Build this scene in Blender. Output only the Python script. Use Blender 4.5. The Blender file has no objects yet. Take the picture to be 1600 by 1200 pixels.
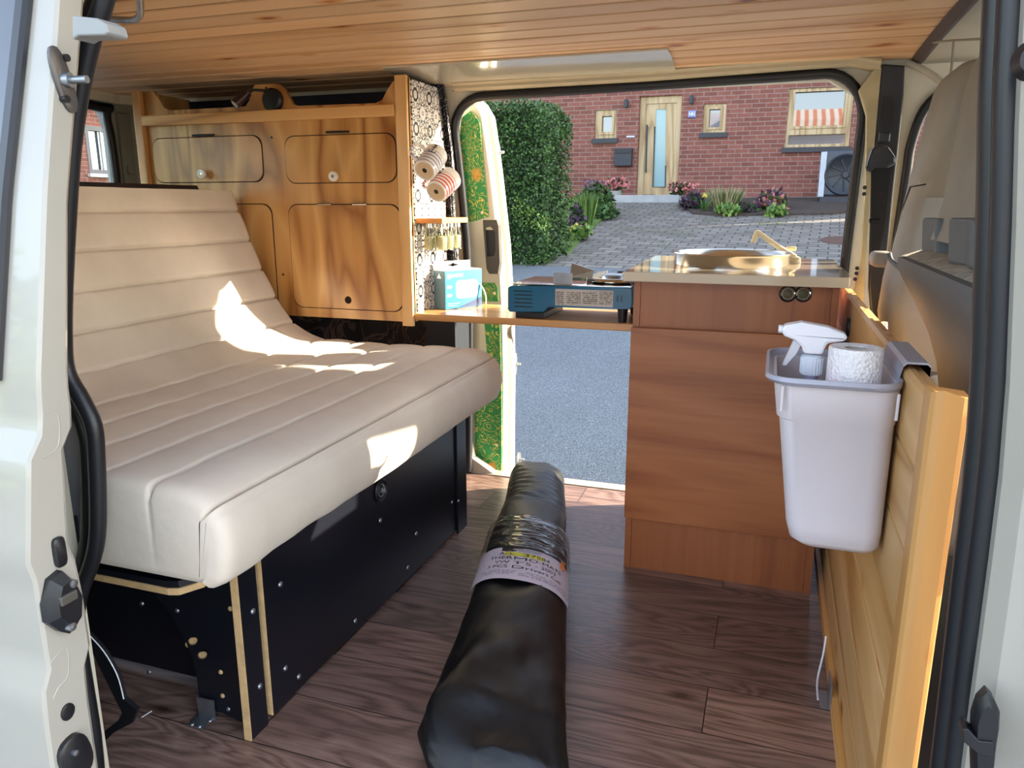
import bpy, bmesh, math, random
from mathutils import Vector, Matrix, noise
from mathutils.geometry import tessellate_polygon
random.seed(7)
PI = math.pi
SC = bpy.context.scene
COL = SC.collection

# ------------------------------------------------------------------ camera
FPX = 1180.0
PITCH = math.atan2(279, FPX); YAW = math.atan2(415, math.hypot(FPX, 279))
CAM = Vector((0, 0, 1.0))
FW = Vector((-math.sin(YAW)*math.cos(PITCH), math.cos(YAW)*math.cos(PITCH), -math.sin(PITCH)))
RT = Vector((math.cos(YAW), math.sin(YAW), 0)); UP = RT.cross(FW)
cd = bpy.data.cameras.new('camera'); cam = bpy.data.objects.new('camera', cd); COL.objects.link(cam)
cd.sensor_width = 36; cd.lens = FPX/1600*36; cd.clip_start = .02; cd.clip_end = 300
cam.matrix_world = Matrix(((RT.x, UP.x, -FW.x, CAM.x), (RT.y, UP.y, -FW.y, CAM.y), (RT.z, UP.z, -FW.z, CAM.z), (0, 0, 0, 1)))
SC.camera = cam
# ------------------------------------------------------------------ light
SUN_DIR = Vector((2.3, 1.0, .98)).normalized()
w = bpy.data.worlds.new('world'); SC.world = w; w.use_nodes = True
wn = w.node_tree.nodes; bg = wn['Background']
sky = wn.new('ShaderNodeTexSky'); sky.sky_type = 'NISHITA'; sky.sun_disc = False
sky.sun_elevation = math.radians(24); sky.sun_rotation = math.atan2(SUN_DIR.x, SUN_DIR.y)
sky.air_density = 1.0; sky.dust_density = 1.2; sky.ozone_density = 1.4
hs = wn.new('ShaderNodeHueSaturation'); hs.inputs['Saturation'].default_value = .66
w.node_tree.links.new(sky.outputs[0], hs.inputs['Color']); w.node_tree.links.new(hs.outputs[0], bg.inputs[0]); bg.inputs[1].default_value = .42
sl = bpy.data.lights.new('sun', 'SUN'); sl.energy = 10.0; sl.angle = .009; sl.color = (1, .86, .66)
so = bpy.data.objects.new('sun', sl); COL.objects.link(so); so.location = (8, 4, 6)
so.rotation_euler = (-SUN_DIR).to_track_quat('-Z', 'Y').to_euler()
SHADE_TREES = [(9.2, 9.6, 9.0, 1.7), (14.5, 12.2, 11.5, 1.8), (9.6, 14.8, 9.5, 1.7), (17.5, 17.5, 13, 1.9), (10.5, 19.6, 10, 1.7)]   # unseen trees added to shade road and driveway: x, y, height, radius
SC.view_settings.view_transform = 'Standard'; SC.view_settings.look = 'None'
SC.view_settings.gamma = 1; SC.view_settings.use_curve_mapping = False
SC.view_settings.exposure = 1.25
try: SC.cycles.max_bounces = 10; SC.cycles.diffuse_bounces = 6; SC.cycles.use_denoising = True
except Exception: pass

def at(x, y, ax, v):
    """point of the place seen at photo position x, y on the plane ax = v"""
    d = FW*FPX + RT*(x-800) + UP*(600-y); i = 'xyz'.index(ax)
    return CAM + d*((v-CAM[i])/d[i])

# ------------------------------------------------------------------ materials
def lin(c):
    if isinstance(c, str):
        c = [int(c[i:i+2], 16)/255 for i in (0, 2, 4)]
        return tuple(x/12.92 if x <= .04045 else ((x+.055)/1.055)**2.4 for x in c)+(1,)
    return tuple(c)+(1,) if len(c) == 3 else c
class NT:
    def __init__(s, name, rough=.5, metal=0, **kw):
        s.m = bpy.data.materials.new(name); s.m.use_nodes = True; s.t = s.m.node_tree
        s.b = s.t.nodes['Principled BSDF']; s.b.inputs['Roughness'].default_value = rough; s.b.inputs['Metallic'].default_value = metal
        for k, v in kw.items(): s.b.inputs[k.replace('_', ' ')].default_value = v
    def n(s, typ, ins={}, **at_):
        nd = s.t.nodes.new('ShaderNode'+typ)
        for k, v in at_.items(): setattr(nd, k, v)
        for k, v in ins.items():
            if hasattr(v, 'links'): s.t.links.new(v, nd.inputs[k])
            else: nd.inputs[k].default_value = v
        return nd
    def co(s, scale=(1, 1, 1), rot=(0, 0, 0), loc=(0, 0, 0)):
        c = s.n('TexCoord'); return s.n('Mapping', {'Vector': c.outputs['Object'], 'Scale': scale, 'Rotation': rot, 'Location': loc}).outputs[0]
    def noise(s, v, scale, detail=3, rough=.5, dist=0):
        return s.n('TexNoise', {'Vector': v, 'Scale': scale, 'Detail': detail, 'Roughness': rough, 'Distortion': dist}).outputs[0]
    def ramp(s, f, stops, interp='LINEAR'):
        nd = s.n('ValToRGB', {'Fac': f}); cr = nd.color_ramp; cr.interpolation = interp
        while len(cr.elements) < len(stops): cr.elements.new(.5)
        for e, (p, c) in zip(cr.elements, stops): e.position = p; e.color = lin(c)
        return nd.outputs[0]
    def math(s, op, a, b=0, c=0):
        nd = s.t.nodes.new('ShaderNodeMath'); nd.operation = op
        for i, v in enumerate((a, b, c)):
            if hasattr(v, 'links'): s.t.links.new(v, nd.inputs[i])
            else: nd.inputs[i].default_value = v
        return nd.outputs[0]
    def mix(s, f, a, b, mode='MIX'):
        nd = s.t.nodes.new('ShaderNodeMix'); nd.data_type = 'RGBA'; nd.blend_type = mode
        for i, v in ((0, f), (6, a), (7, b)):
            if hasattr(v, 'links'): s.t.links.new(v, nd.inputs[i])
            else: nd.inputs[i].default_value = v if i == 0 else lin(v)
        return nd.outputs[2]
    def base(s, c): s.t.links.new(c, s.b.inputs['Base Color']) if hasattr(c, 'links') else s.b.inputs['Base Color'].__setattr__('default_value', lin(c)); return s
    def rough(s, f): s.t.links.new(f, s.b.inputs['Roughness']); return s
    def bump(s, h, strength=.3, dist=.005):
        b = s.n('Bump', {'Height': h, 'Strength': strength, 'Distance': dist}); s.t.links.new(b.outputs[0], s.b.inputs['Normal']); return s
    def sep(s, v): return s.n('SeparateXYZ', {'Vector': v}).outputs
def plain(name, c, rough=.5, metal=0, var=.06, nscale=6, bump=0, **kw):
    s = NT(name, rough, metal, **kw); v = s.co()
    f = s.noise(v, nscale, 4); c = lin(c)
    lo = tuple(max(0, x*(1-var)) for x in c[:3]); hi = tuple(min(1, x*(1+var)) for x in c[:3])
    s.base(s.ramp(f, [(.3, lo), (.7, hi)]))
    if bump: s.bump(s.noise(v, nscale*20, 2), bump, .002)
    return s.m
def wood(name, dark, mid, light, along='x', ring=14, rough=.45, knots=.0, board=None, stretch=.12, grain=.35, dist=2.2, seed=0, coat=0):
    """wood grain in object space; board = (axis, pitch) shifts the grain board by board"""
    s = NT(name, rough, 0); s.b.inputs['Coat Weight'].default_value = coat; s.b.inputs['Coat Roughness'].default_value = .2
    sc = {'x': (stretch, 1, 1), 'y': (1, stretch, 1), 'z': (1, 1, stretch)}[along]
    v = s.co(loc=(seed, seed*1.7, seed*.3)); tone = None
    if board:
        ax, pitch, joint = board
        idx = s.math('FLOOR', s.math('ADD', s.math('DIVIDE', s.sep(s.n('TexCoord').outputs['Object'])['XYZ'.index(ax)], pitch), joint))
        off = s.n('TexWhiteNoise', {'W': idx}, noise_dimensions='1D'); tone = off.outputs[0]
        v = s.n('VectorMath', {0: v, 1: s.n('VectorMath', {0: off.outputs[1], 'Scale': 7.0}, operation='SCALE').outputs[0]}, operation='ADD').outputs[0]
    vs = s.n('VectorMath', {0: v, 1: sc}, operation='MULTIPLY').outputs[0]
    warp = s.noise(vs, 2.6, 3, .45, .6)
    fld = s.math('FRACT', s.math('MULTIPLY', warp, ring))
    tri = s.math('ABSOLUTE', s.math('SUBTRACT', fld, .5))
    fine = s.noise(s.n('VectorMath', {0: v, 1: tuple(90 if q == 1 else 4 for q in sc)}, operation='MULTIPLY').outputs[0], 1, 3, .6)
    f = s.math('ADD', s.math('MULTIPLY', tri, 1.5), s.math('MULTIPLY', s.math('SUBTRACT', fine, .5), grain))
    c = s.ramp(f, [(.02, dark), (.3, mid), (.75, light)])
    if tone is not None: c = s.mix(.6, c, s.ramp(tone, [(0, (.68, .66, .64)), (1, (1.0, 1.0, 1.0))]), 'MULTIPLY')
    if knots:
        vk = s.n('VectorMath', {0: v, 1: tuple(4.2 if q != 1 else 8.5 for q in sc)}, operation='MULTIPLY').outputs[0]
        vo = s.n('TexVoronoi', {'Vector': vk, 'Scale': 1.0, 'Randomness': 1.0}).outputs[0]
        k = s.ramp(vo, [(.05, (.33, .13, .04)), (knots, (.8, .55, .34)), (knots*1.9, (1, 1, 1))])
        c = s.mix(1, c, k, 'MULTIPLY')
    s.base(c); s.bump(f, .12, .002)
    return s.m
M = {}
PINE_CEIL = wood('ceiling_pine', 'D9A878', 'E9BD8C', 'F2CA9C', 'x', 6, .48, .10, ('Y', .085, .5), .06, .5, seed=3, coat=.05)
PINE_PLY = wood('pine_plywood', '97602C', 'C08A4A', 'D6A464', 'z', 13, .33, 0, None, .15, .2, seed=11, coat=.5)
PINE_EDGE = wood('pine_batten', 'BE8648', 'DDA866', 'EBBF80', 'x', 9, .42, .06, None, .1, .25, seed=5)
PINE_EDGE_V = wood('pine_stile', 'C08A4E', 'DFAD6C', 'EDC288', 'z', 9, .42, 0, None, .1, .25, seed=8)
PINE_PANEL = wood('partition_pine', 'B08048', 'C89C62', 'D8B07A', 'y', 8, .45, .09, ('Z', .112, 0), .12, .25, seed=21)
PINE_POST = wood('post_pine', '8A5A2A', 'A87840', 'BA8A50', 'z', 10, .5, .07, None, .10, .3, seed=33)
SHELF_W = wood('shelf_beech', 'A8743C', 'C8945A', 'DAAA70', 'x', 7, .35, 0, None, .08, .3, seed=13, coat=.4)
CHERRY_V = wood('cherry_laminate_upright', '844A26', '90542E', '9A5E36', 'z', 8, .4, 0, None, .05, .9, seed=17)
CHERRY_H = wood('cherry_laminate_level', '8A4E28', '985C32', 'A2663A', 'x', 10, .38, 0, None, .12, 1.0, seed=19)
PLY_EDGE = plain('plywood_edge', 'C9A878', .7, 0, .12, 60)
BLACK_PLY = plain('black_film_plywood', '10131C', .33, 0, .15, 5, .1)
WHITE_PAINT = plain('cream_white_paint', 'A29E93', .28, 0, .04, 3, Coat_Weight=.4)
WHITE_IN = plain('cream_inner_paint', 'CFC9B4', .4, 0, .06, 5)
BEIGE = plain('beige_trim', 'B5A88A', .55, 0, .08, 5)
GREY_JAMB = plain('grey_jamb_paint', '8C9198', .45, 0, .12, 8)
RUBBER = plain('black_rubber', '16181D', .42, 0, .1, 10)
BLACK_PL = plain('black_plastic', '17181C', .4, 0, .1, 10, .1)
DARKGREY_PL = plain('dark_grey_plastic', '4A463F', .5, 0, .1, 10, .1)
STEEL = plain('brushed_steel', 'C9C7C0', .2, 1, .06, 12)
ZINC = plain('zinc', '9BA0A6', .38, .9, .15, 25)
CHROME = plain('chrome', 'DDDDDA', .09, 1, .02, 3)
WHITE_PL = plain('white_plastic', 'E2E4EC', .32, 0, .02, 4)
BIN_PL = plain('lilac_grey_plastic', 'C6BFC4', .38, 0, .025, 4)
BIN_RIM = plain('translucent_grey_plastic', 'A9ABBC', .25, 0, .03, 4, Transmission_Weight=.15)
CREAM_PL = plain('cream_plastic', 'E0D2A8', .3, 0, .03, 4)
PORCELAIN = plain('porcelain', 'F0EAE2', .15, 0, .02, 4)
SEAT_G = plain('grey_seat_fabric', '85817A', .75, 0, .08, 9, .25)
SEAT_D = plain('slate_seat_fabric', '565A5E', .65, 0, .1, 7, .2)
SEAT_FUR = plain('pale_fleece', 'A8A69A', .95, 0, .3, 60, 1.0)
HEADLINER = plain('pale_headliner', 'B4AF9E', .85, 0, .05, 12, .2)
CTOP = plain('gloss_beige_worktop', 'C2B196', .12, 0, .04, 9, Coat_Weight=.8)
GLOSSW = plain('gloss_ceiling_panel', 'CDC6B2', .12, 0, .03, 3, Coat_Weight=.6)
BATTEN = PINE_EDGE
GLASS = NT('window_glass', .02, 0, Transmission_Weight=1.0, IOR=1.1); GLASS.base((.96, .98, .97)); GLASS = GLASS.m
JARG = NT('jar_glass', .03, 0, Transmission_Weight=1.0, IOR=1.3); JARG.base((.96, .97, .9)); JARG = JARG.m
DARKGLASS = NT('mirror_dark_glass', .03, .0, IOR=1.9); DARKGLASS.base((.01, .012, .015)); DARKGLASS = DARKGLASS.m
HGLASS = NT('house_window_glass', .02, .0, IOR=2.3); HGLASS.base((.04, .05, .07)); HGLASS = HGLASS.m
FROST = NT('frosted_door_glass', .25, 0, IOR=1.9); FROST.base('7FA3A6'); FROST = FROST.m
def fabric():
    s = NT('cream_quilted_cotton', .9, 0); v = s.co()
    c = s.ramp(s.noise(v, 3.5, 5, .6), [(.3, 'C9BDAC'), (.5, 'D3C7B6'), (.72, 'DAD0C0')])
    s.base(c); s.b.inputs['Sheen Weight'].default_value = .15
    f = s.math('ADD', s.noise(s.co((1, .35, 1)), 16, 3, .55), s.math('MULTIPLY', s.noise(v, 500, 1), .08))
    s.bump(f, .35, .006); return s.m
FABRIC = fabric()
def bagcloth():
    s = NT('black_nylon', .46, 0); v = s.co((1, .6, 1)); s.base(s.ramp(s.noise(v, 6, 3), [(.3, '07080A'), (.7, '0E1013')]))
    s.bump(s.noise(v, 7, 3, .5, .5), .4, .02); return s.m
BAG = bagcloth()
def floor_mat():
    s = NT('dark_oak_laminate', .3, 0); v = s.co(loc=(.32, .045, 0))
    br = s.n('TexBrick', {'Vector': v, 'Color1': lin((0, 0, 0)), 'Color2': lin((1, 1, 1)), 'Mortar': lin((.5, .5, .5)), 'Scale': 1.0, 'Mortar Size': .0012, 'Mortar Smooth': .1, 'Brick Width': .82, 'Row Height': .152, 'Bias': 0.0}, offset=.37, offset_frequency=2)
    t = s.n('SeparateColor', {'Color': br.outputs[0]}).outputs[0]
    off = s.n('CombineXYZ', {'X': s.math('MULTIPLY', t, 9), 'Y': s.math('MULTIPLY', t, 5.3), 'Z': t}).outputs[0]
    vv = s.n('VectorMath', {0: v, 1: off}, operation='ADD').outputs[0]
    vs = s.n('VectorMath', {0: vv, 1: (.22, 1.25, 1)}, operation='MULTIPLY').outputs[0]
    warp = s.noise(vs, 4.2, 3, .5, .9)
    tri = s.math('ABSOLUTE', s.math('SUBTRACT', s.math('FRACT', s.math('MULTIPLY', warp, 17)), .5))
    fine = s.noise(s.n('VectorMath', {0: vv, 1: (6, 110, 1)}, operation='MULTIPLY').outputs[0], 1, 4, .65)
    f = s.math('ADD', tri, s.math('MULTIPLY', s.math('SUBTRACT', fine, .5), 1.1))
    c = s.ramp(f, [(0, '6A564C'), (.2, '82695F'), (.5, '957C70'), (.8, 'A48C7E')])
    c = s.mix(1, c, s.ramp(t, [(0, (.62, .6, .62)), (1, (1.12, 1.06, 1.0))]), 'MULTIPLY')
    vk = s.n('TexVoronoi', {'Vector': s.n('VectorMath', {0: vv, 1: (3.0, 7.5, 1)}, operation='MULTIPLY').outputs[0], 'Scale': 1.0}).outputs[0]
    c = s.mix(1, c, s.ramp(vk, [(.03, (.3, .25, .24)), (.14, (1, 1, 1))]), 'MULTIPLY')
    c = s.mix(br.outputs[1], c, '201819')
    s.base(c); s.rough(s.ramp(fine, [(.2, (.26, .26, .26)), (.8, (.42, .42, .42))])); s.bump(f, .15, .002); return s.m
FLOOR = floor_mat()
def brick_mat(name, axis):
    s = NT(name, .85, 0); c = s.n('TexCoord').outputs['Object']; x = s.sep(c)
    v = s.n('CombineXYZ', {'X': x[0] if axis == 'x' else x[1], 'Y': x[2], 'Z': 0.0}).outputs[0]
    br = s.n('TexBrick', {'Vector': v, 'Color1': lin('935A4C'), 'Color2': lin('7C4A3E'), 'Mortar': lin('98857A'), 'Scale': 1.0, 'Mortar Size': .007, 'Mortar Smooth': .2, 'Brick Width': .26, 'Row Height': .083, 'Bias': .1}, offset=.5)
    n = s.noise(v, 9, 4)
    s.base(s.mix(.5, br.outputs[0], s.ramp(n, [(.3, (.65, .6, .6)), (.7, (1.1, 1.1, 1.1))]), 'MULTIPLY')); s.bump(s.math('SUBTRACT', 1, br.outputs[1]), .6, .01); return s.m
BRICK = brick_mat('red_brickwork', 'x'); BRICK_Y = brick_mat('red_brickwork_side', 'y')
def asphalt_mat():
    s = NT('asphalt', .8, 0); v = s.co()
    c = s.ramp(s.noise(v, 130, 3, .7), [(.36, '43484C'), (.5, '62696E'), (.64, '8E9598')])
    s.base(s.mix(.35, c, s.ramp(s.noise(v, 1.2, 4), [(.3, (.75, .75, .75)), (.7, (1.1, 1.1, 1.1))]), 'MULTIPLY')); s.bump(s.noise(v, 130, 2), .5, .01); return s.m
ASPHALT = asphalt_mat()
def paver_mat():
    s = NT('concrete_pavers', .85, 0); v = s.co(rot=(0, 0, .06))
    br = s.n('TexBrick', {'Vector': v, 'Color1': lin('8E8880'), 'Color2': lin('736F69'), 'Mortar': lin('4C4B40'), 'Scale': 1.0, 'Mortar Size': .012, 'Mortar Smooth': .3, 'Brick Width': .26, 'Row Height': .16, 'Bias': 0.0}, offset=.5)
    n = s.noise(v, 1.1, 5, .6)
    c = s.mix(.6, br.outputs[0], s.ramp(s.noise(v, 7, 4), [(.3, (.7, .7, .7)), (.7, (1.15, 1.15, 1.15))]), 'MULTIPLY')
    gm = s.ramp(s.math('ADD', n, s.math('MULTIPLY', s.math('SUBTRACT', s.noise(v, 24, 3), .5), .8)), [(.62, (0, 0, 0)), (.7, (.7, .7, .7))])
    s.base(s.mix(gm, c, '4C5A30')); s.bump(s.math('SUBTRACT', 1, br.outputs[1]), .5, .01); return s.m
PAVER = paver_mat()
SOIL = plain('dark_soil', '4A4038', .95, 0, .3, 20, .8)
CONC = plain('pale_concrete', 'A5A39D', .85, 0, .1, 8, .3)
GRASS_G = plain('lawn', '56702E', .9, 0, .3, 12, .8)
LEAF_D = plain('hedge_leaf_deep', '2F4A22', .55, 0, .35, 3)
LEAF_M = plain('hedge_leaf', '4A6A30', .5, 0, .35, 3)
LEAF_L = plain('bright_leaf', '7E9A48', .5, 0, .3, 3)
LEAF_P = plain('purple_leaf', '4A3044', .5, 0, .3, 3)
LEAF_W = plain('straw_leaf', 'A89C74', .6, 0, .2, 3)
PETAL = plain('pink_petal', 'D98A88', .6, 0, .2, 8)
PETAL_V = plain('violet_petal', '6A4A72', .7, 0, .2, 8)
PETAL_Y = plain('yellow_petal', 'D8C85A', .7, 0, .2, 8)
OAK_H = wood('oak_door', '9A7E56', 'B59A70', 'C4AC84', 'z', 7, .5, 0, None, .08, .4, seed=41)
ANTH = plain('anthracite', '2A2E36', .45, 0, .08, 6)
SLATE_SILL = plain('slate_sill', '3A3A3E', .6, 0, .1, 6)
def tile_mat():   # black and white ornament tiles on the end panel: object y and z
    s = NT('ornament_tile_print', .3, 0); x = s.sep(s.n('TexCoord').outputs['Object'])
    u = s.math('MULTIPLY', x[1], 2*PI/.10); v = s.math('MULTIPLY', x[2], 2*PI/.10)
    a = s.math('ADD', s.math('COSINE', u), s.math('COSINE', v))
    b = s.math('MULTIPLY', s.math('COSINE', s.math('MULTIPLY', u, 3)), s.math('COSINE', s.math('MULTIPLY', v, 3)))
    c = s.math('COSINE', s.math('MULTIPLY', s.math('ADD', u, v), 2)); d = s.math('COSINE', s.math('MULTIPLY', s.math('SUBTRACT', u, v), 2))
    f = s.math('ADD', s.math('ADD', s.math('MULTIPLY', a, .9), s.math('MULTIPLY', b, .9)), s.math('MULTIPLY', s.math('MULTIPLY', c, d), .8))
    g = s.math('ABSOLUTE', f); s.base(s.ramp(g, [(.0, 'E8E2D8'), (.36, 'E8E2D8'), (.42, '1A1A22'), (.95, '1A1A22'), (1, 'E8E2D8')], 'CONSTANT')); return s.m
TILE = tile_mat()
def swirl_mat(name, bgc, fg, fg2=None, scale=9, width=.05, rough=.8, freq=5):
    s = NT(name, rough, 0); v = s.co()
    n = s.noise(v, scale, 2, .5, 2.6)
    l = s.math('ABSOLUTE', s.math('SUBTRACT', s.math('FRACT', s.math('MULTIPLY', n, freq)), .5))
    m = s.ramp(l, [(width, (1, 1, 1)), (width+.03, (0, 0, 0))])
    c = s.mix(m, bgc, fg)
    if fg2:
        m2 = s.ramp(s.noise(v, scale*.45, 1), [(.66, (0, 0, 0)), (.69, (1, 1, 1))]); c = s.mix(m, s.mix(m2, bgc, fg2), fg)
    s.base(c); return s.m
CURT = swirl_mat('navy_curtain_white_vines', '10121C', 'D8D4CC', None, 16, .045)
BATIK = swirl_mat('green_batik', '2F8A4C', 'D8C45E', 'D08A38', 13, .07, .7, 7)
BLANKET = swirl_mat('dark_damask', '14151A', '4A3A32', None, 6, .12)
CUPB = NT('mug_blue_band', .15); 
def mug_mat(name, band, z0, n):
    s = NT(name, .15, 0); x = s.sep(s.n('TexCoord').outputs['Object'])
    f = s.math('FRACT', s.math('MULTIPLY', s.math('SUBTRACT', x[2], z0), n))
    on = s.math('MULTIPLY', s.math('LESS_THAN', f, .42), s.math('MULTIPLY', s.math('LESS_THAN', x[2], .062), s.math('GREATER_THAN', x[2], .006)))
    s.base(s.mix(on, 'EFE8DE', band)); return s.m
MUGB = mug_mat('mug_grey_blue_bands', '9499B4', .004, 72); MUGR = mug_mat('mug_red_bands', 'D8382E', .004, 72)
STOVE_B = plain('petrol_blue_enamel', '0E6488', .3, 0, .05, 6, Coat_Weight=.5)
INK = plain('black_ink', '1E1E22', .6, 0, .05)
INKW = plain('white_ink', 'F2F4F6', .6, 0, .02)
def rows_mat(name, a, b, ax, n, th):
    s = NT(name, .45, 0); v = s.co(); x = s.sep(v)
    f = s.math('FRACT', s.math('MULTIPLY', x[ax], n)); g = s.noise(v, 160, 1)
    s.base(s.mix(s.math('MULTIPLY', s.math('LESS_THAN', f, th), s.math('GREATER_THAN', g, .44)), a, b)); return s.m
STICK = rows_mat('small_print_sticker', 'B9B5AC', '6A655E', 2, 170, .5)

# ------------------------------------------------------------------ mesh helpers
def tag(o, label=None, cat=None, group=None, kind=None):
    for k, v in (('label', label), ('category', cat), ('group', group), ('kind', kind)):
        if v: o[k] = v
    return o
def thing(name, label, cat, loc, group=None):
    o = bpy.data.objects.new(name, None); COL.objects.link(o); o.location = loc; o.empty_display_size = .05
    return tag(o, label, cat, group)
def world_loc(o):
    v = Vector(o.location); p = o.parent
    while p: v += p.location; p = p.parent
    return v
class MB:
    def __init__(s): s.bm = bmesh.new()
    def box(s, a, b, bev=0, rot=None, mi=0):
        a, b = Vector(a), Vector(b); t = bmesh.new(); bmesh.ops.create_cube(t, size=1)
        d = b-a
        for v in t.verts: v.co = Vector((v.co.x*d.x, v.co.y*d.y, v.co.z*d.z))
        if bev: bmesh.ops.bevel(t, geom=t.edges[:], offset=min(bev, min(abs(x) for x in d)*.49), segments=2, profile=.5, affect='EDGES')
        c = (a+b)/2; R = rot.to_4x4() if rot else Matrix.Identity(4)
        return s.add(t, Matrix.Translation(c) @ R, mi)
    def add(s, t, mat=None, mi=0):
        if mat: bmesh.ops.transform(t, matrix=mat, verts=t.verts[:])
        me = bpy.data.meshes.new('tmp'); t.to_mesh(me); t.free()
        n = len(s.bm.faces); s.bm.from_mesh(me); bpy.data.meshes.remove(me)
        s.bm.faces.ensure_lookup_table()
        if mi:
            for f in s.bm.faces[n:]: f.material_index = mi
        return s
    def obox(s, o, ex, ey, ez, bev=0):
        """box from corner o along the three edge vectors"""
        t = bmesh.new(); bmesh.ops.create_cube(t, size=1)
        L = [v.length for v in (ex, ey, ez)]
        for v in t.verts: v.co = Vector((v.co.x*L[0], v.co.y*L[1], v.co.z*L[2]))
        if bev: bmesh.ops.bevel(t, geom=t.edges[:], offset=bev, segments=2, profile=.5, affect='EDGES')
        X, Y, Z = (v.normalized() for v in (ex, ey, ez)); c = o+(ex+ey+ez)/2
        return s.add(t, Matrix(((X.x, Y.x, Z.x, c.x), (X.y, Y.y, Z.y, c.y), (X.z, Y.z, Z.z, c.z), (0, 0, 0, 1))))
    def loft(s, rings, closed=True, cap=True, mi=0):
        vs = [[s.bm.verts.new(p) for p in r] for r in rings]; n = len(vs[0]); fs = []
        for a, b in zip(vs, vs[1:]):
            for i in range(n if closed else n-1):
                j = (i+1) % n
                try: fs.append(s.bm.faces.new((a[i], a[j], b[j], b[i])))
                except ValueError: pass
        if cap and closed:
            for r in (vs[0][::-1], vs[-1]):
                try: fs.append(s.bm.faces.new(r))
                except ValueError: pass
        for f in fs: f.material_index = mi
        return s
    def tube(s, pts, r, n=10, cap=True, rs=None, mi=0):
        pts = [Vector(p) for p in pts]; rings = []; prev = None
        for i, p in enumerate(pts):
            t = (pts[min(i+1, len(pts)-1)]-pts[max(i-1, 0)]).normalized()
            if prev is None:
                u = t.cross(Vector((0, 0, 1))); u = u if u.length > .1 else t.cross(Vector((1, 0, 0))); u.normalize()
            else: u = (prev-t*prev.dot(t)).normalized()
            prev = u; v = t.cross(u); rr = rs[i] if rs else r
            rings.append([p+(u*math.cos(2*PI*k/n)+v*math.sin(2*PI*k/n))*rr for k in range(n)])
        return s.loft(rings, True, cap, mi)
    def lathe(s, prof, c, axis=(0, 0, 1), n=28, mi=0):
        A = Vector(axis).normalized(); u = A.orthogonal().normalized(); v = A.cross(u); c = Vector(c)
        return s.loft([[c+A*h+(u*math.cos(2*PI*k/n)+v*math.sin(2*PI*k/n))*max(r, 1e-5) for k in range(n)] for r, h in prof], True, True, mi)
    def prism(s, pts, d, holes=(), mi=0):
        """polygon (3d, planar) with holes pushed along d"""
        d = Vector(d); loops = [[Vector(p) for p in pts]]+[[Vector(p) for p in h] for h in holes]
        flat = [p for l in loops for p in l]; tris = tessellate_polygon(loops)
        A = [s.bm.verts.new(p) for p in flat]; B = [s.bm.verts.new(p+d) for p in flat]; fs = []
        for t in tris:
            fs.append(s.bm.faces.new([A[i] for i in t])); fs.append(s.bm.faces.new([B[i] for i in t[::-1]]))
        k = 0
        for l in loops:
            n = len(l)
            for i in range(n):
                fs.append(s.bm.faces.new((A[k+i], A[k+(i+1) % n], B[k+(i+1) % n], B[k+i])))
            k += n
        for f in fs: f.material_index = mi
        return s
    def quad(s, *p):
        s.bm.faces.new([s.bm.verts.new(q) for q in p]); return s
    def build(s, name, mats, parent=None, smooth=None, origin=None, sub=0, bev=0, recalc=True):
        if recalc: bmesh.ops.recalc_face_normals(s.bm, faces=s.bm.faces[:])
        me = bpy.data.meshes.new(name)
        if parent: o_w = world_loc(parent)
        elif origin is not None: o_w = Vector(origin)
        else:
            xs = [v.co for v in s.bm.verts]
            o_w = Vector(((min(v.x for v in xs)+max(v.x for v in xs))/2, (min(v.y for v in xs)+max(v.y for v in xs))/2, min(v.z for v in xs)))
        for v in s.bm.verts: v.co -= o_w
        s.bm.to_mesh(me); s.bm.free()
        for m in (mats if isinstance(mats, (list, tuple)) else [mats]): me.materials.append(m)
        o = bpy.data.objects.new(name, me); COL.objects.link(o)
        if parent: o.parent = parent
        else: o.location = o_w
        if smooth is not None:
            for p in me.polygons: p.use_smooth = True
            if smooth < 179: 
                try: me.set_sharp_from_angle(angle=math.radians(smooth))
                except Exception: pass
        if bev:
            b = o.modifiers.new('bevel', 'BEVEL'); b.width = bev; b.segments = 2; b.limit_method = 'ANGLE'
        if sub:
            b = o.modifiers.new('sub', 'SUBSURF'); b.levels = sub; b.render_levels = sub
        return o
def rrect(cx, cy, hw, hh, r, n=5):
    out = []
    for sx, sy, a0 in ((1, 1, 0), (-1, 1, PI/2), (-1, -1, PI), (1, -1, 1.5*PI)):
        for k in range(n+1):
            a = a0+PI/2*k/n; out.append((cx+sx*(hw-r)+r*math.cos(a), cy+sy*(hh-r)+r*math.sin(a)))
    return out
def text_obj(name, body, size, mat, fn, parent, extrude=0, align='CENTER'):
    """letters as a mesh; fn(u, v) places every point"""
    cu = bpy.data.curves.new('txt', 'FONT'); cu.body = body; cu.size = size; cu.align_x = align; cu.resolution_u = 3
    t = bpy.data.objects.new('txt', cu); COL.objects.link(t); bpy.context.view_layer.update()
    dg = bpy.context.evaluated_depsgraph_get(); me = bpy.data.meshes.new_from_object(t.evaluated_get(dg))
    bpy.data.objects.remove(t); bpy.data.curves.remove(cu)
    o_w = world_loc(parent)
    for v in me.vertices: v.co = fn(v.co.x, v.co.y)-o_w
    me.materials.clear(); me.materials.append(mat)
    o = bpy.data.objects.new(name, me); COL.objects.link(o); o.parent = parent
    return o
def copy_tree(o, parent=None):
    c = o.copy(); COL.objects.link(c); c.parent = parent
    for ch in list(o.children): copy_tree(ch, c)
    return c
def interp(tab, x):
    if x <= tab[0][0]: return tab[0][1]
    for (a, p), (b, q) in zip(tab, tab[1:]):
        if x <= b:
            t = (x-a)/(b-a); return p+(q-p)*t if not isinstance(p, tuple) else tuple(i+(j-i)*t for i, j in zip(p, q))
    return tab[-1][1]
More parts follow.
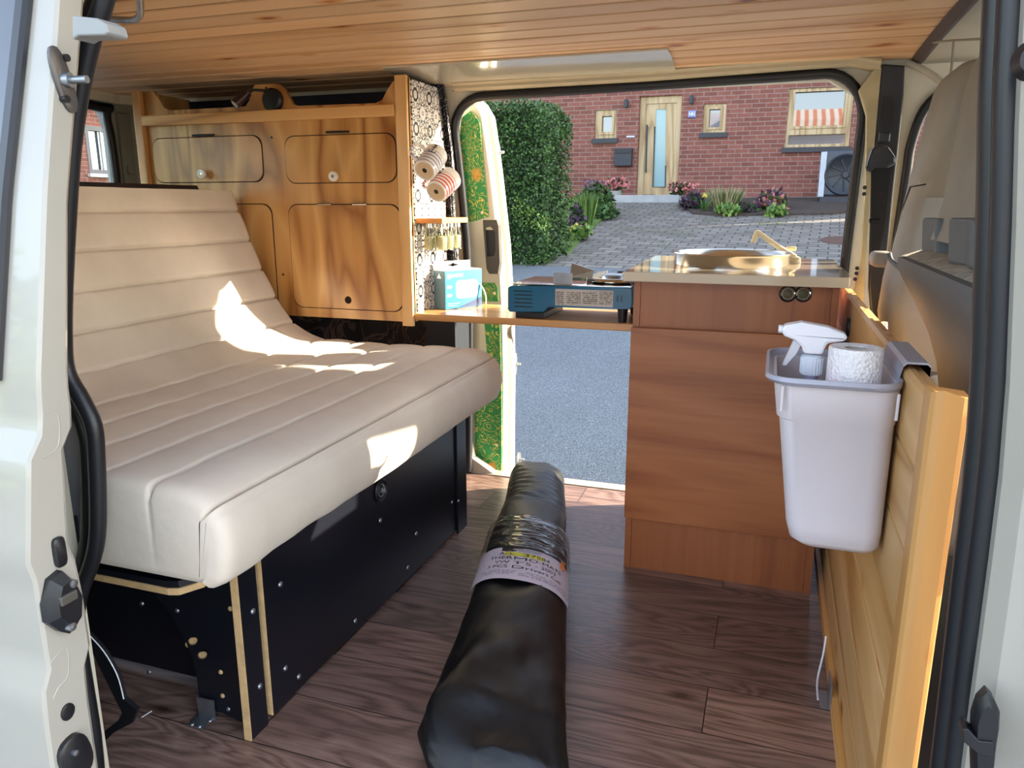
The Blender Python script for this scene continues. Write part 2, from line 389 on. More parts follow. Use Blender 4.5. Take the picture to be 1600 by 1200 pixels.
def smoothpts(pts, n=6):
    """Catmull-Rom through the points"""
    P = [Vector(p) for p in pts]; out = []
    for i in range(len(P)-1):
        a, b, c, d = P[max(i-1, 0)], P[i], P[i+1], P[min(i+2, len(P)-1)]
        for k in range(n):
            t = k/n; out.append(.5*((2*b)+(-a+c)*t+(2*a-5*b+4*c-d)*t*t+(-a+3*b-3*c+d)*t**3))
    return out+[P[-1]]

# ================================================================== SETTING: van shell
FYT = [(-.05, 2.55), (.3, 2.57), (.6, 2.585), (.85, 2.57), (1.1, 2.515), (1.37, 2.44), (1.46, 2.36)]
def fy(z): return interp(FYT, z)
def sheet(mb, xa, xb, zs, f, th):
    """wall skin between xa(z) and xb(z) on the curved side y = f(z)"""
    A = []; B = []
    for z in zs:
        a, b = xa(z), xb(z); n = max(1, 2)
        A.append([mb.bm.verts.new((a+(b-a)*k/n, f(z), z)) for k in range(n+1)])
        B.append([mb.bm.verts.new((a+(b-a)*k/n, f(z)+th, z)) for k in range(n+1)])
    for i in range(len(zs)-1):
        for k in range(len(A[0])-1):
            mb.bm.faces.new((A[i][k], A[i][k+1], A[i+1][k+1], A[i+1][k])); mb.bm.faces.new((B[i][k], B[i+1][k], B[i+1][k+1], B[i][k+1]))
        for S_ in (0, -1): mb.bm.faces.new((A[i][S_], A[i+1][S_], B[i+1][S_], B[i][S_]))
    for i in (0, -1):
        for k in range(len(A[0])-1): mb.bm.faces.new((A[i][k], A[i][k+1], B[i][k+1], B[i][k]))
def zr(a, b, n): return [a+(b-a)*i/n for i in range(n+1)]
def hole_side(z, x_edge, sgn, z0, z1, r):
    """x of a rounded opening side at height z"""
    if z > z1-r: t = min(1, (z-(z1-r))/r); return x_edge+sgn*r*(1-math.sqrt(max(0, 1-t*t)))
    if z < z0+r: t = min(1, ((z0+r)-z)/r); return x_edge+sgn*r*(1-math.sqrt(max(0, 1-t*t)))
    return x_edge
HZ0, HZ1, HR = .0, 1.345, .11
HXL, HXR = -1.05, .222
m = MB(); m.box((-2.42, .78, -.035), (.26, 2.57, 0)); tag(m.build('floor', FLOOR), kind='structure')
m = MB(); m.box((.262, .70, -.035), (1.9, 2.6, -.005)); tag(m.build('floor', RUBBER), kind='structure')
m = MB(); m.box((-1.03, 2.545, -.02), (.24, 2.60, .004), .002); tag(m.build('trim_1', plain('sill_metal', 'C9BFA8', .35, .3)), kind='structure')
# far side wall with door opening and cab window opening
m = MB()
sheet(m, lambda z: -2.42, lambda z: hole_side(z, HXL, 1, HZ0, HZ1, HR), zr(HZ0, HZ1, 24), fy, .035)
sheet(m, lambda z: hole_side(z, HXR, -1, HZ0, HZ1, HR), lambda z: .315, zr(HZ0, HZ1, 24), fy, .035)
sheet(m, lambda z: -2.42, lambda z: .315, zr(HZ1, 1.45, 3), fy, .035)
sheet(m, lambda z: .315, lambda z: 1.6, zr(-.05, .74, 6), fy, .035)
sheet(m, lambda z: .315, lambda z: hole_side(z, .345, 1, .74, 1.33, .16), zr(.74, 1.33, 16), fy, .035)
sheet(m, lambda z: hole_side(z, 1.12, -1, .74, 1.33, .1), lambda z: 1.3, zr(.74, 1.33, 12), fy, .035)
sheet(m, lambda z: .315, lambda z: 1.3, zr(1.33, 1.45, 3), fy, .035)
tag(m.build('wall_far', WHITE_IN, smooth=40), kind='structure')
# outer roof and headliner, boarded ceiling
m = MB(); m.box((-2.5, .72, 1.475), (1.25, 2.45, 1.50), .01); m.box((-2.5, .72, 1.40), (1.25, .775, 1.49), .01); m.box((-2.5, 2.41, 1.40), (1.25, 2.46, 1.49), .01); 
tag(m.build('roof', WHITE_PAINT), kind='structure')
CP = [(.74, 1.36), (.84, 1.392), (1.0, 1.402), (1.5, 1.403), (2.0, 1.400), (2.17, 1.397), (2.35, 1.390), (2.475, 1.381)]
def cz(y): return interp(CP, y)
m = MB(); pit = .085; y = .74; k = math.ceil(.74/pit-.5)
while y < 2.475:     # boards with open joints
    e = min((k+.5)*pit, 2.475); a_, b_ = y+.005, e-.005; yy = [a_, a_+.002, (a_+b_)/2, b_-.002, b_]; dz = [.002, 0, 0, 0, .002]
    low = [(q, cz(q)+d) for q, d in zip(yy, dz)]; top = [(q, z_+.014) for q, z_ in low[::-1]]
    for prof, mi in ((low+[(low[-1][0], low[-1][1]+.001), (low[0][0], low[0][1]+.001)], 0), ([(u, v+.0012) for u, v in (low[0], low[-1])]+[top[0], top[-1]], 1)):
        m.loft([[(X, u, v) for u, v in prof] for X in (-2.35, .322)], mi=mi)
    y = e; k += 1
tag(m.build('ceiling', [PINE_CEIL, plain('joint_shade_edge', '5C3A22', .9)], origin=(0, 0, 0)), kind='structure')  # dark brown board sides paint shade into the open joints
m = MB(); m.box((-2.34, .76, 1.428), (.31, 2.40, 1.431)); tag(m.build('roof_felt', plain('black_felt', '14120F', .95)), kind='structure')
m = MB(); m.loft([[(X, .74, 1.36+d), (X, .9, 1.41+d), (X, 1.5, 1.43+d), (X, 2.2, 1.41+d), (X, 2.46, 1.37+d), (X, 2.46, 1.45), (X, .74, 1.45)] for X, d in ((.325, -.0), (.7, -.0), (1.25, -.03))])
tag(m.build('ceiling', HEADLINER), kind='structure')
m = MB(); m.loft([[(x, yy, cz(min(yy, 2.47))-.014+e) for x, e in ((.312, .012), (.332, .0), (.345, .006), (.335, .03))] for yy in zr(.76, 2.46, 40)])
tag(m.build('trim_2', plain('brown_edge_strip', '4A3E3C', .7)), kind='structure')
# curved headliner gussets over the cab door
m = MB(); pts = smoothpts([at(1418, 98, 'y', 2.42), at(1448, 112, 'y', 2.40), at(1470, 128, 'y', 2.38), at(1492, 150, 'y', 2.34)])
m.tube(pts, .009, 8); tag(m.build('trim_3', HEADLINER, smooth=60), kind='structure')
for k, (pp) in enumerate(([at(1440, 68, 'y', 2.3), at(1492, 63, 'y', 2.05), at(1552, 60, 'y', 1.8)], [at(1490, 64, 'y', 2.05), at(1488, 95, 'y', 2.05), at(1484, 128, 'y', 2.05)])):
    m = MB(); m.tube(pp, .003, 6); tag(m.build('trim_4' if k == 0 else 'trim_5', plain('headliner_seam', '8E8878', .8)), kind='structure')
# rear wall (tailgate) with window
TX = -2.37
m = MB()
def tq(y0, y1, z0, z1): m.box((TX-.04, y0, z0), (TX, y1, z1))
tq(.72, 2.5, -.05, .88); tq(.72, 2.5, 1.355, 1.46); tq(.72, .95, .88, 1.355); tq(2.31, 2.5, .88, 1.355)
m.prism([(TX-.04, 2.31, 1.355), (TX-.04, 2.24, 1.355), (TX-.04, 2.29, 1.335), (TX-.04, 2.31, 1.28)], (.04, 0, 0))
tag(m.build('wall_rear', plain('grey_inner_tailgate', 'A3A8A6', .5)), kind='structure')
wf = MB(); wf.tube(smoothpts([(TX+.008, .98, .90), (TX+.008, .97, 1.3), (TX+.008, 1.05, 1.35), (TX+.008, 2.2, 1.35), (TX+.008, 2.29, 1.31), (TX+.008, 2.30, 1.0), (TX+.008, 2.26, .9), (TX+.008, .98, .90)], 5), .016, 8)
wr = wf.build('window_1', RUBBER, smooth=60); tag(wr, kind='structure')
m = MB(); m.box((TX-.025, .95, .88), (TX-.02, 2.31, 1.355)); m.build('pane', GLASS, wr)
m = MB(); m.box((TX, 2.34, 1.0), (TX+.012, 2.40, 1.34), .004); m.box((TX+.01, 2.355, 1.115), (TX+.02, 2.385, 1.15), .004, mi=0); tag(m.build('trim_6', plain('grey_pillar_cover', '8E9492', .55)), kind='structure')
# cream wall strip above tailgate corner
m = MB(); m.loft([[(x, yy, cz(yy)-.03), (x, yy, cz(yy)+.01), (x-.02, yy, cz(yy)+.01), (x-.02, yy, cz(yy)-.03)] for x, yy in ((-2.33, .9), (-2.33, 2.0), (-2.30, 2.3), (-2.18, 2.40))])
tag(m.build('trim_7', WHITE_IN), kind='structure')
# front and near side of the cab: bonnet wall, windscreen frame, near door
m = MB(); m.box((1.55, .7, -.3), (1.62, 2.6, .72)); m.loft([[(1.25, yy, 1.47), (1.62, yy, .72), (1.66, yy, .72), (1.29, yy, 1.47)] for yy in (2.42, 2.52)]); m.loft([[(1.25, yy, 1.47), (1.62, yy, .72), (1.66, yy, .72), (1.29, yy, 1.47)] for yy in (.75, .85)])
tag(m.build('wall_front', WHITE_PAINT), kind='structure')
# near side wall beyond the opening
m = MB(); m.box((-2.42, .80, -.05), (-1.03, .84, 1.42)); tag(m.build('wall_near', WHITE_IN), kind='structure')
# near opening: seal, both sides and top
def seal(name, pts, r):
    m = MB(); m.tube(pts, r, 10); o = m.build(name, RUBBER, smooth=60); return tag(o, kind='structure')
LS = [(178, -60), (160, 10), (143, 60), (126, 135), (114, 212), (107, 300), (101, 420), (99, 520), (104, 580), (128, 625), (146, 665), (151, 720), (153, 820), (146, 870), (128, 920), (120, 960), (124, 1010), (135, 1080), (146, 1150), (154, 1230)]
seal('trim_8', smoothpts([at(x, y, 'y', .82) for x, y in LS], 4), .0125)
LS2 = [(166, -60), (145, 10), (126, 60), (112, 135), (102, 212), (96, 300), (92, 420), (91, 520), (94, 585), (112, 630), (130, 672), (136, 720), (137, 820), (131, 870), (117, 915), (108, 960), (112, 1010), (123, 1080), (132, 1150), (140, 1230)]
seal('trim_9', smoothpts([at(x, y, 'y', .84) for x, y in LS2], 4), .0105)
RS = [(1567, -60), (1561, 60), (1556, 160), (1553, 300), (1547, 450), (1541, 600), (1529, 750), (1514, 880), (1500, 1000), (1488, 1100), (1476, 1200), (1468, 1260)]
seal('trim_10', smoothpts([at(x, y, 'y', .83) for x, y in RS], 4), .0145)
seal('trim_11', smoothpts([at(x+19, y, 'y', .80) for x, y in RS], 4), .0125)
m = MB(); m.tube(smoothpts([at(x-9, y, 'y', .86) for x, y in RS], 4), .006, 8); tag(m.build('trim_12', plain('brown_door_lining', '2E2A2A', .6), smooth=60), kind='structure')
# grey jamb behind the left seal
m = MB(); m.prism([at(x, y, 'y', .86) for x, y in ((90, 600), (110, 640), (133, 690), (136, 800), (130, 870), (112, 925), (104, 925), (92, 860))], (0, .03, 0)); tag(m.build('trim_13', GREY_JAMB), kind='structure')
m = MB(); m.prism([at(x, y, 'y', .85) for x, y in ((106, 806), (116, 808), (120, 848), (108, 852))], (0, .006, 0)); tag(m.build('trim_14', BLACK_PL), kind='structure')
# right door pillar body
m = MB()
def ring_r(px, y_):
    e = at(px, y_, 'y', .775); z = e.z; x = e.x
    return [(x, .775, z), (x+.012, .755, z), (x+.03, .75, z), (x+.045, .735, z), (x+.06, .705, z), (x+.30, .70, z), (x+.30, .86, z), (x, .86, z)]
m.loft([ring_r(px, y_) for px, y_ in ((1607, -80), (1598, 60), (1592, 200), (1588, 350), (1582, 500), (1578, 600), (1566, 750), (1550, 880), (1534, 1000), (1520, 1100), (1506, 1210), (1497, 1290))])
tag(m.build('wall_near', WHITE_PAINT, smooth=30), kind='structure')

m = MB(); Q = [at(x, y, 'y', .742) for x, y in ((1538, 1070), (1548, 1080), (1557, 1100), (1556, 1125), (1552, 1150), (1545, 1215), (1516, 1215), (1514, 1150), (1516, 1110), (1524, 1084))]
c = sum(Q, Vector())/len(Q); m.loft([Q, [q+Vector((0, -.012, 0)) for q in Q], [c+(q-c)*.75+Vector((0, -.018, 0)) for q in Q]]); tag(m.build('trim_21', BLACK_PL, smooth=30), kind='structure')
m = MB(); Q = [at(x, y, 'y', .722) for x, y in ((1504, 1139), (1512, 1139), (1530, 1158), (1552, 1160), (1552, 1185), (1530, 1180), (1506, 1160))]
m.loft([Q, [q+Vector((0, .02, 0)) for q in Q]]); tag(m.build('trim_22', BLACK_PL, bev=.001), kind='structure')
m = MB(); q = at(1614, 95, 'y', .742); m.lathe([(0, 0), (.016, 0), (.012, .012), (0, .014)], q, (0, -1, 0), 18); tag(m.build('trim_23', BLACK_PL, smooth=40), kind='structure')
# ------------------------------------------------------------------ near sliding door, slid open to the left
d1 = bpy.data.objects.new('door_1', None); COL.objects.link(d1); d1.location = (-.9, .66, .2); tag(d1, kind='structure')
def oy(z): return interp([(-.1, .59), (.354, .597), (.40, .60), (.415, .612), (.55, .612), (.57, .606), (.70, .628), (.715, .64), (.73, .650), (.79, .655), (1.016, .70), (1.237, .752), (1.45, .80)], z)
def iy(z): return oy(z)+interp([(0, .06), (.5, .055), (.78, .035), (1.0, .026), (1.5, .034)], z)
def ex(z): return -.83
def gxe(z): return interp([(.78, -.889), (1.0, -.882), (1.25, -.868)], z)
m = MB(); zs = zr(-.1, 1.45, 62)
m.loft([[(ex(z), oy(z)+.004, z), (ex(z)-.004, oy(z), z), (-2.0, oy(z), z), (-2.0, iy(z)+.01, z), (ex(z)-.004, iy(z)+.01, z), (ex(z), iy(z)+.004, z)] for z in zs])
m.build('door_body', WHITE_PAINT, d1, smooth=30)
m = MB(); m.loft([[(gxe(z)-.008, oy(z)-.005, z), (gxe(z)-.011, oy(z)-.008, z), (-1.98, oy(z)-.008, z), (-1.98, oy(z)-.001, z), (gxe(z)-.008, oy(z)-.001, z)] for z in zr(.80, 1.42, 20)])
m.build('door_window', DARKGLASS, d1, smooth=30)
m = MB(); m.loft([[(gxe(z), oy(z)-.006, z), (gxe(z)-.005, oy(z)-.010, z), (gxe(z)-.018, oy(z)-.009, z), (gxe(z)-.018, oy(z)-.001, z), (gxe(z)+.001, oy(z)-.001, z)] for z in zr(.79, 1.43, 24)])
m.build('window_gasket', RUBBER, d1, smooth=40)
def oval_plate(name, c, ry, rz, th, mat, tilt=0, parent=d1, n=20, pw=2.4):
    m = MB(); pts = []
    for k in range(n):
        a = 2*PI*k/n; cc, ss = math.cos(a), math.sin(a)
        u = ry*math.copysign(abs(cc)**(2/pw), cc); v = rz*math.copysign(abs(ss)**(2/pw), ss)
        pts.append((u*math.cos(tilt)-v*math.sin(tilt), u*math.sin(tilt)+v*math.cos(tilt)))
    X, Y, Z = c
    m.loft([[(X, Y+u, Z+v) for u, v in pts], [(X+th*.7, Y+u, Z+v) for u, v in pts], [(X+th, Y+u*.8, Z+v*.85) for u, v in pts]])
    return m.build(name, mat, parent, smooth=35)
E = ex(0)
p = at(96, 125, 'x', E)
st = oval_plate('guide_plate', (E, p.y, p.z), .012, .038, .006, plain('dark_zinc', '5E5A58', .45, .6), .25)
m = MB(); m.tube([(E, p.y, p.z), (E+.012, p.y+.003, p.z)], .009, 12); m.tube([(E+.012, p.y+.003, p.z), (E+.034, p.y+.006, p.z)], .0045, 10); m.build('guide_pin', ZINC, d1, smooth=40)
for yy in (91, 155):
    q = at(97, yy, 'x', E); m = MB(); m.lathe([(.0, 0), (.0045, 0), (.0045, .009), (0, .009)], (E, q.y, q.z), (1, 0, 0), 10); m.build('screw', BLACK_PL, d1)
p = at(91, 862, 'x', E); oval_plate('rubber_buffer', (E, p.y, p.z), .0085, .020, .006, BLACK_PL, 0, pw=4)
# catch: wedge shaped block
m = MB()
prof = [(62, 945), (70, 905), (88, 890), (100, 900), (113, 925), (112, 968), (100, 988), (86, 985), (66, 972)]
A = [at(x, y, 'x', E) for x, y in prof]; c = sum(A, Vector())/len(A)
m.loft([A, [q+Vector((.010, 0, 0)) for q in A], [c+(q-c)*.72+Vector((.02, .004, 0)) for q in A]]); ct = m.build('catch_block', BLACK_PL, d1, smooth=25)
for yy, dx in ((908, 8), (975, 6)):
    q = at(88+dx, yy, 'x', E); m = MB(); m.lathe([(0, .012), (.0055, .012), (.0055, .022), (0, .023)], (E, q.y, q.z), (1, 0, 0), 10); m.build('screw', ZINC, ct)
q0, q1 = at(75, 938, 'x', E), at(108, 938, 'x', E)
m = MB(); m.box((E+.012, q0.y, q0.z-.006), (E+.023, q1.y-.004, q0.z+.007), .002); m.build('catch_jaw', DARKGREY_PL, ct)
p = at(105, 1112, 'x', E); oval_plate('rubber_plug', (E, p.y, p.z), .010, .0115, .003, BLACK_PL, 0, pw=2)
p = at(115, 1182, 'x', E); pl = oval_plate('lower_catch', (E, p.y, p.z), .022, .034, .010, BLACK_PL, .2, pw=2.6)
q = at(112, 1168, 'x', E); m = MB(); m.lathe([(0, .0), (.004, .0), (.004, .015), (0, .016)], (E, q.y-.006, q.z), (1, 0, 0), 10); m.build('screw', ZINC, pl)
# pressed recesses on the edge
for pts in (((70, 648), (90, 644), (92, 696), (68, 716)), ((80, 1036), (104, 1010), (107, 1055), (92, 1074), (84, 1092))):
    m = MB(); P_ = smoothpts([at(x, y, 'x', E)-Vector((.0016, 0, 0)) for x, y in pts], 3); m.tube(P_, .0021, 8); m.build('pressed_rib', WHITE_PAINT, d1, smooth=60)
# upper roller arm end
m = MB(); a = at(112, 25, 'y', .70); b = at(168, 58, 'y', .70)
m.prism([at(x, y, 'y', .70) for x, y in ((112, 24), (150, 28), (164, 36), (168, 50), (164, 55), (122, 56), (113, 62))], (0, .03, 0)); m.build('roller_cover', plain('grey_white_plastic', '888A88', .4), d1, bev=.002)
# window trim band across the left, in door skin (shoulder lines are in the profile)

# ------------------------------------------------------------------ far sliding door, slid open behind the opening
d2 = bpy.data.objects.new('door_2', None); COL.objects.link(d2); d2.location = (-1.0, 2.68, 0); tag(d2, kind='structure')
def dy(z): return fy(z)+.062
def dx2(z): return interp([(-.1, -.915), (0, -.93), (.4, -.935), (.9, -.953), (1.2, -.965), (1.30, -.972), (1.35, -1.0), (1.372, -1.05)], z)
m = MB(); zs = zr(-.06, 1.30, 30)+[1.32, 1.34, 1.355, 1.366, 1.372]
m.loft([[(dx2(z)-.06, dy(z), z), (dx2(z)-.003, dy(z), z), (dx2(z), dy(z)+.003, z), (dx2(z), dy(z)+.05, z), (dx2(z)+.012, dy(z)+.056, z), (dx2(z)+.012, dy(z)+.10, z), (dx2(z)-.01, dy(z)+.115, z), (-2.3, dy(z)+.115, z), (-2.3, dy(z), z)] for z in zs])
m.build('door_body', WHITE_IN, d2, smooth=12)
def gpanel(pts):
    m = MB(); Q = [at(x, y, 'y', 2.62) for x, y in pts]
    V = [Vector((q.x*(dy(q.z)-.002)/2.62, dy(q.z)-.006, 1+(q.z-1)*(dy(q.z)-.002)/2.62)) for q in Q]
    m.loft([V, [v+Vector((0, .006, 0)) for v in V]]); return m.build('batik_panel', BATIK, d2)
gpanel([(719, 196), (726, 178), (734, 172), (744, 182), (750, 192), (752, 215), (756, 260), (762, 320), (764, 338), (745, 345), (727, 348), (722, 260)])
gpanel([(750, 442), (774, 442), (778, 450), (779, 471), (750, 471)])
gpanel([(757, 498), (781, 502), (784, 600), (784, 735), (780, 741), (744, 737), (742, 650), (762, 560)])
for x, y in ((749, 244), (757, 332), (770, 459), (777, 695)):
    q = at(x, y, 'y', 2.62); m = MB(); m.lathe([(0, 0), (.006, 0), (.005, .004), (0, .005)], (q.x, dy(q.z)-.006, q.z), (0, -1, 0), 12); m.build('screw', CREAM_PL, d2, smooth=40)
# pale grip of the pull handle
m = MB(); k = [(754, 343), (776, 343), (779, 352), (781, 410), (778, 428), (764, 428), (760, 420), (755, 360)]
Q = [at(x, y, 'y', 2.61) for x, y in k]; hole = [at(x, y, 'y', 2.61) for x, y in ((758, 356), (766, 354), (773, 362), (774, 392), (771, 400), (761, 401))]
m.prism(Q, (0, .03, 0), [hole]); hh = m.build('door_handle', DARKGREY_PL, d2, bev=.002)
m = MB(); c = sum(hole, Vector())/len(hole); m.prism([c+(q-c)*1.12+Vector((0, .008, 0)) for q in hole], (0, .01, 0)); m.build('handle_recess', BLACK_PL, hh)
m = MB(); m.prism([at(x, y, 'y', 2.56) for x, y in ((742, 188), (752, 190), (761, 200), (764, 226), (762, 232), (756, 232), (752, 205), (743, 200))], (0, .02, 0)); hg = m.build('hinge_arm', plain('cream_metal', 'C8BC9C', .45, .2), d2, bev=.002)
m = MB(); m.prism([at(x, y, 'y', 2.55) for x, y in ((740, 187), (749, 188), (749, 199), (740, 197))], (0, .02, 0)); m.build('hinge_pin', ZINC, hg)
for x, y, rz in ((784, 238, .03), (799, 568, .045), (803, 716, .03)):
    q = at(x, y, 'x', -.945); m = MB(); X = dx2(q.z)
    pts = [(q.y+.014*math.cos(a), q.z+rz*math.sin(a)) for a in [2*PI*i/16 for i in range(16)]]
    m.loft([[(X+.001, a, b) for a, b in pts], [(X+.010, a, b) for a, b in pts]]); m.lathe([(.007, 0), (.005, .02), (.0, .022)], (X+.008, q.y, q.z), (1, 0, 0), 12)
    m.build('edge_catch', ZINC, d2, smooth=35)
m = MB(); m.tube(smoothpts([at(x, y, 'x', -.93) for x, y in ((800, 505), (797, 520), (800, 536), (798, 545))], 3), .008, 8); m.build('cable_guide', DARKGREY_PL, d2, smooth=60)

# far opening: black seal, header rail, lintel panel
sp = []
for z in zr(.01, HZ1-HR, 14): sp.append((HXL+.004, fy(z)-.012, z))
for i in range(1, 9):
    a = PI-PI/2*i/8; z = HZ1-HR+HR*math.sin(a); sp.append((HXL+.004+HR+HR*math.cos(a), fy(z)-.012, z))
for i in range(1, 8): sp.append((HXL+HR+(HXR-HXL-2*HR)*i/8, fy(HZ1)-.012, HZ1+.016*(i/8)))
for i in range(0, 9):
    a = PI/2-PI/2*i/8; z = HZ1-HR+(HR+.016)*math.sin(a); sp.append((HXR-.012-HR+HR*math.cos(a), fy(z)-.012, z))
for z in zr(HZ1-HR-.02, .6, 8): sp.append((HXR-.012, fy(z)-.012, z))
for z in zr(.58, .01, 5): sp.append((HXR-.012, fy(z)-.012, z))
m = MB(); m.tube(sp, .0145, 10); tag(m.build('trim_15', RUBBER, smooth=60), kind='structure')
a = MB(); ya = 2.405
pr = lambda x, t: [(x, ya-.03, 1.392+t), (x, ya-.035, 1.384+t), (x, ya-.02, 1.378+t), (x, ya-.018, 1.370+t), (x, ya+.0, 1.364+t), (x, ya+.05, 1.366+t), (x, ya+.05, 1.40+t)]
a.loft([pr(-1.02, -.004), pr(-.4, -.002), pr(.05, .008), pr(.16, .008), pr(.235, -.008)])
tag(a.build('trim_16', BEIGE, smooth=25), kind='structure')
# glossy curved panel along the ceiling edge
m = MB(); th = .004
def gp(x0, x1, yy): return cz(yy)-.004
rows = []
for yy, xa, xb in ((2.12, -1.13, -.30), (2.2, -1.14, -.30), (2.3, -1.15, -.305), (2.38, -1.16, -.31), (2.43, -1.165, -.318), (2.462, -1.17, -.325)):
    rows.append([(xa, yy, cz(yy)-.006), (xb, yy, cz(yy)-.006), (xb, yy, cz(yy)-.001), (xa, yy, cz(yy)-.001)])
m.loft(rows)
gpn = m.build('glossy_panel', GLOSSW, smooth=30); tag(gpn, 'glossy cream panel screwed along the far edge of the boarded ceiling', 'panel')

# ------------------------------------------------------------------ B pillar cover with seat belt
m = MB(); pts = [(1378, 100), (1414, 102), (1412, 150), (1404, 230), (1396, 300), (1386, 400), (1376, 500), (1364, 520), (1358, 450), (1362, 300), (1370, 180)]
m.prism([at(x, y, 'y', 2.40) for x, y in pts], (.0, .035, 0)); tag(m.build('trim_17', BLACK_PL, bev=.004), kind='structure')
m = MB(); m.prism([at(x, y, 'y', 2.40) for x, y in ((1342, 140), (1366, 108), (1378, 104), (1360, 300), (1352, 440), (1346, 520), (1332, 470), (1345, 400), (1352, 300), (1354, 180))], (0, .03, 0))
tag(m.build('trim_18', plain('olive_cream_pillar', 'B0A47E', .5, 0, .2, 9), bev=.003), kind='structure')
for x, y in ((1351, 293), (1350, 303), (1339, 419), (1338, 427), (1336, 436)):
    q = at(x, y, 'y', 2.395); m = MB(); m.lathe([(0, 0), (.0055, 0), (.0055, .004), (0, .004)], q, (0, -1, 0), 10); tag(m.build('trim_19', RUBBER), kind='structure')
sb = thing('seat_belt', 'black seat belt with its guide hanging on the door pillar behind the grey seats', 'seat belt', at(1370, 300, 'y', 2.37))
m = MB(); g = [(1362, 232), (1374, 226), (1388, 228), (1400, 245), (1400, 256), (1388, 262), (1368, 264), (1358, 270), (1353, 262), (1356, 250)]
m.prism([at(x, y, 'y', 2.36) for x, y in g], (0, .03, 0)); m.build('belt_guide', plain('glossy_black', '222428', .25), sb, bev=.006)
m = MB(); m.prism([at(x, y, 'y', 2.37) for x, y in ((1384, 150), (1395, 150), (1390, 212), (1376, 212))], (0, .006, 0)); m.build('belt_slot', plain('dark_slot', '07070C', .5), sb)
m = MB(); m.prism([at(x, y, 'y', 2.365) for x, y in ((1374, 206), (1392, 208), (1390, 222), (1372, 222))], (0, .02, 0)); m.build('belt_slider', plain('glossy_black_b', '222428', .25), sb, bev=.003)
m = MB(); m.prism([at(x, y, 'y', 2.375) for x, y in ((1361, 262), (1392, 262), (1384, 340), (1372, 400), (1361, 400))], (0, .006, 0)); m.build('belt_webbing', plain('belt_web', '0D0D10', .85), sb)
q0, q1 = at(1358, 345, 'y', 2.35), at(1374, 344, 'y', 2.35)
m = MB(); m.tube([q0, q1], .006, 10); m.build('buckle_tongue', plain('polished_black', '2A2A30', .15, .6), sb, smooth=50)
# cab door window seal arch seen past the seats
m = MB(); m.tube(smoothpts([(.345, fy(z)-.012, z) for z in (.76, .9, 1.0, 1.1, 1.17)]+[(.365, fy(1.26)-.012, 1.26), (.42, fy(1.31)-.012, 1.31), (.52, fy(1.33)-.012, 1.33), (1.1, fy(1.33)-.012, 1.33)], 4), .013, 8); tag(m.build('trim_20', RUBBER, smooth=60), kind='structure')

# ================================================================== OUTSIDE
GS = .1379
def gz(y): return -.55+max(0, y-3.6)*GS
m = MB(); YB = 9.35
m.loft([[(-30, yy, gz(yy)), (30, yy, gz(yy)), (30, yy, gz(yy)-.1), (-30, yy, gz(yy)-.1)] for yy in (-40, 3.6, YB)]); tag(m.build('road', ASPHALT), kind='structure')
m = MB(); m.loft([[(-3.3 + (yy-YB)*.02, yy, gz(yy)), (8, yy, gz(yy)), (8, yy, gz(yy)-.1), (-3.3, yy, gz(yy)-.1)] for yy in (YB, 16.2)]); tag(m.build('driveway', PAVER), kind='structure')
m = MB(); m.loft([[(-30, yy, gz(yy)+.01), (-3.3-max(0, 0)*.1, yy, gz(yy)+.01), (-3.3, yy, gz(yy)-.1), (-30, yy, gz(yy)-.1)] for yy in (YB, 16.2)]); tag(m.build('lawn', GRASS_G), kind='structure')
def gpt(x, y):
    d = FW*FPX + RT*(x-800) + UP*(600-y); t = (-.55-GS*3.6-1)/(d.z-GS*d.y); return CAM+d*t
# border beds: grass strip beside the hedge and the bed below the wall
m = MB(); b = [gpt(x, y)+Vector((0, 0, .03)) for x, y in ((886, 400), (908, 376), (935, 350), (955, 330), (962, 318), (900, 318), (880, 345), (870, 385))]
m.prism(b, (0, 0, -.08)); tag(m.build('grass_verge', GRASS_G), kind='structure')
m = MB(); b = [gpt(x, y)+Vector((0, 0, .04)) for x, y in ((1066, 322), (1082, 335), (1120, 338), (1300, 336), (1330, 332), (1330, 312), (1200, 312), (1064, 313))]
m.prism(b, (0, 0, -.1)); tag(m.build('flower_bed', SOIL), kind='structure')
HY = 16.0
hb = thing('brick_house', 'red brick house with an oak front door across the driveway', 'house', (-1, HY, gz(HY)))
def H(x, y): return at(x, y, 'y', HY)
def hrect(x0, y0, x1, y1):
    a, b = H(x0, y1), H(x1, y0); return a.x, a.z, b.x, b.z
def rp(r, Y, g=0): x0, z0, x1, z1 = r; return [(x0-g, Y, z0-g), (x1+g, Y, z0-g), (x1+g, Y, z1+g), (x0-g, Y, z1+g)]
R_DOOR = hrect(994, 148, 1066, 308); R_W1 = hrect(929, 171, 964, 217); R_W2 = hrect(1097, 161, 1136, 208); R_W3 = hrect(1226, 134, 1336, 231)
m = MB(); m.prism([(-9, HY, .4), (6, HY, .4), (6, HY, 6.2), (-9, HY, 6.2)], (0, .3, 0), [rp(r, HY) for r in (R_DOOR, R_W1, R_W2, R_W3)]); m.build('wall', BRICK, hb)
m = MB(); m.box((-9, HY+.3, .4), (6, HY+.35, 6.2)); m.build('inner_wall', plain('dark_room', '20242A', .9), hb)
m = MB(); m.loft([[(x, HY-.5, 6.1), (x, HY+4, 8.6), (x, HY+4, 8.5), (x, HY-.62, 6.0)] for x in (-9.5, 6.5)]); m.build('roof', plain('roof_tiles', '5A3A34', .8), hb)
m = MB(); a, b = H(1225, 330), H(1340, 313); m.box((a.x, HY-.06, a.z-.1), (b.x+1.5, HY, b.z+.02)); m.build('plinth', CONC, hb)
x0, z0, x1, z1 = R_DOOR
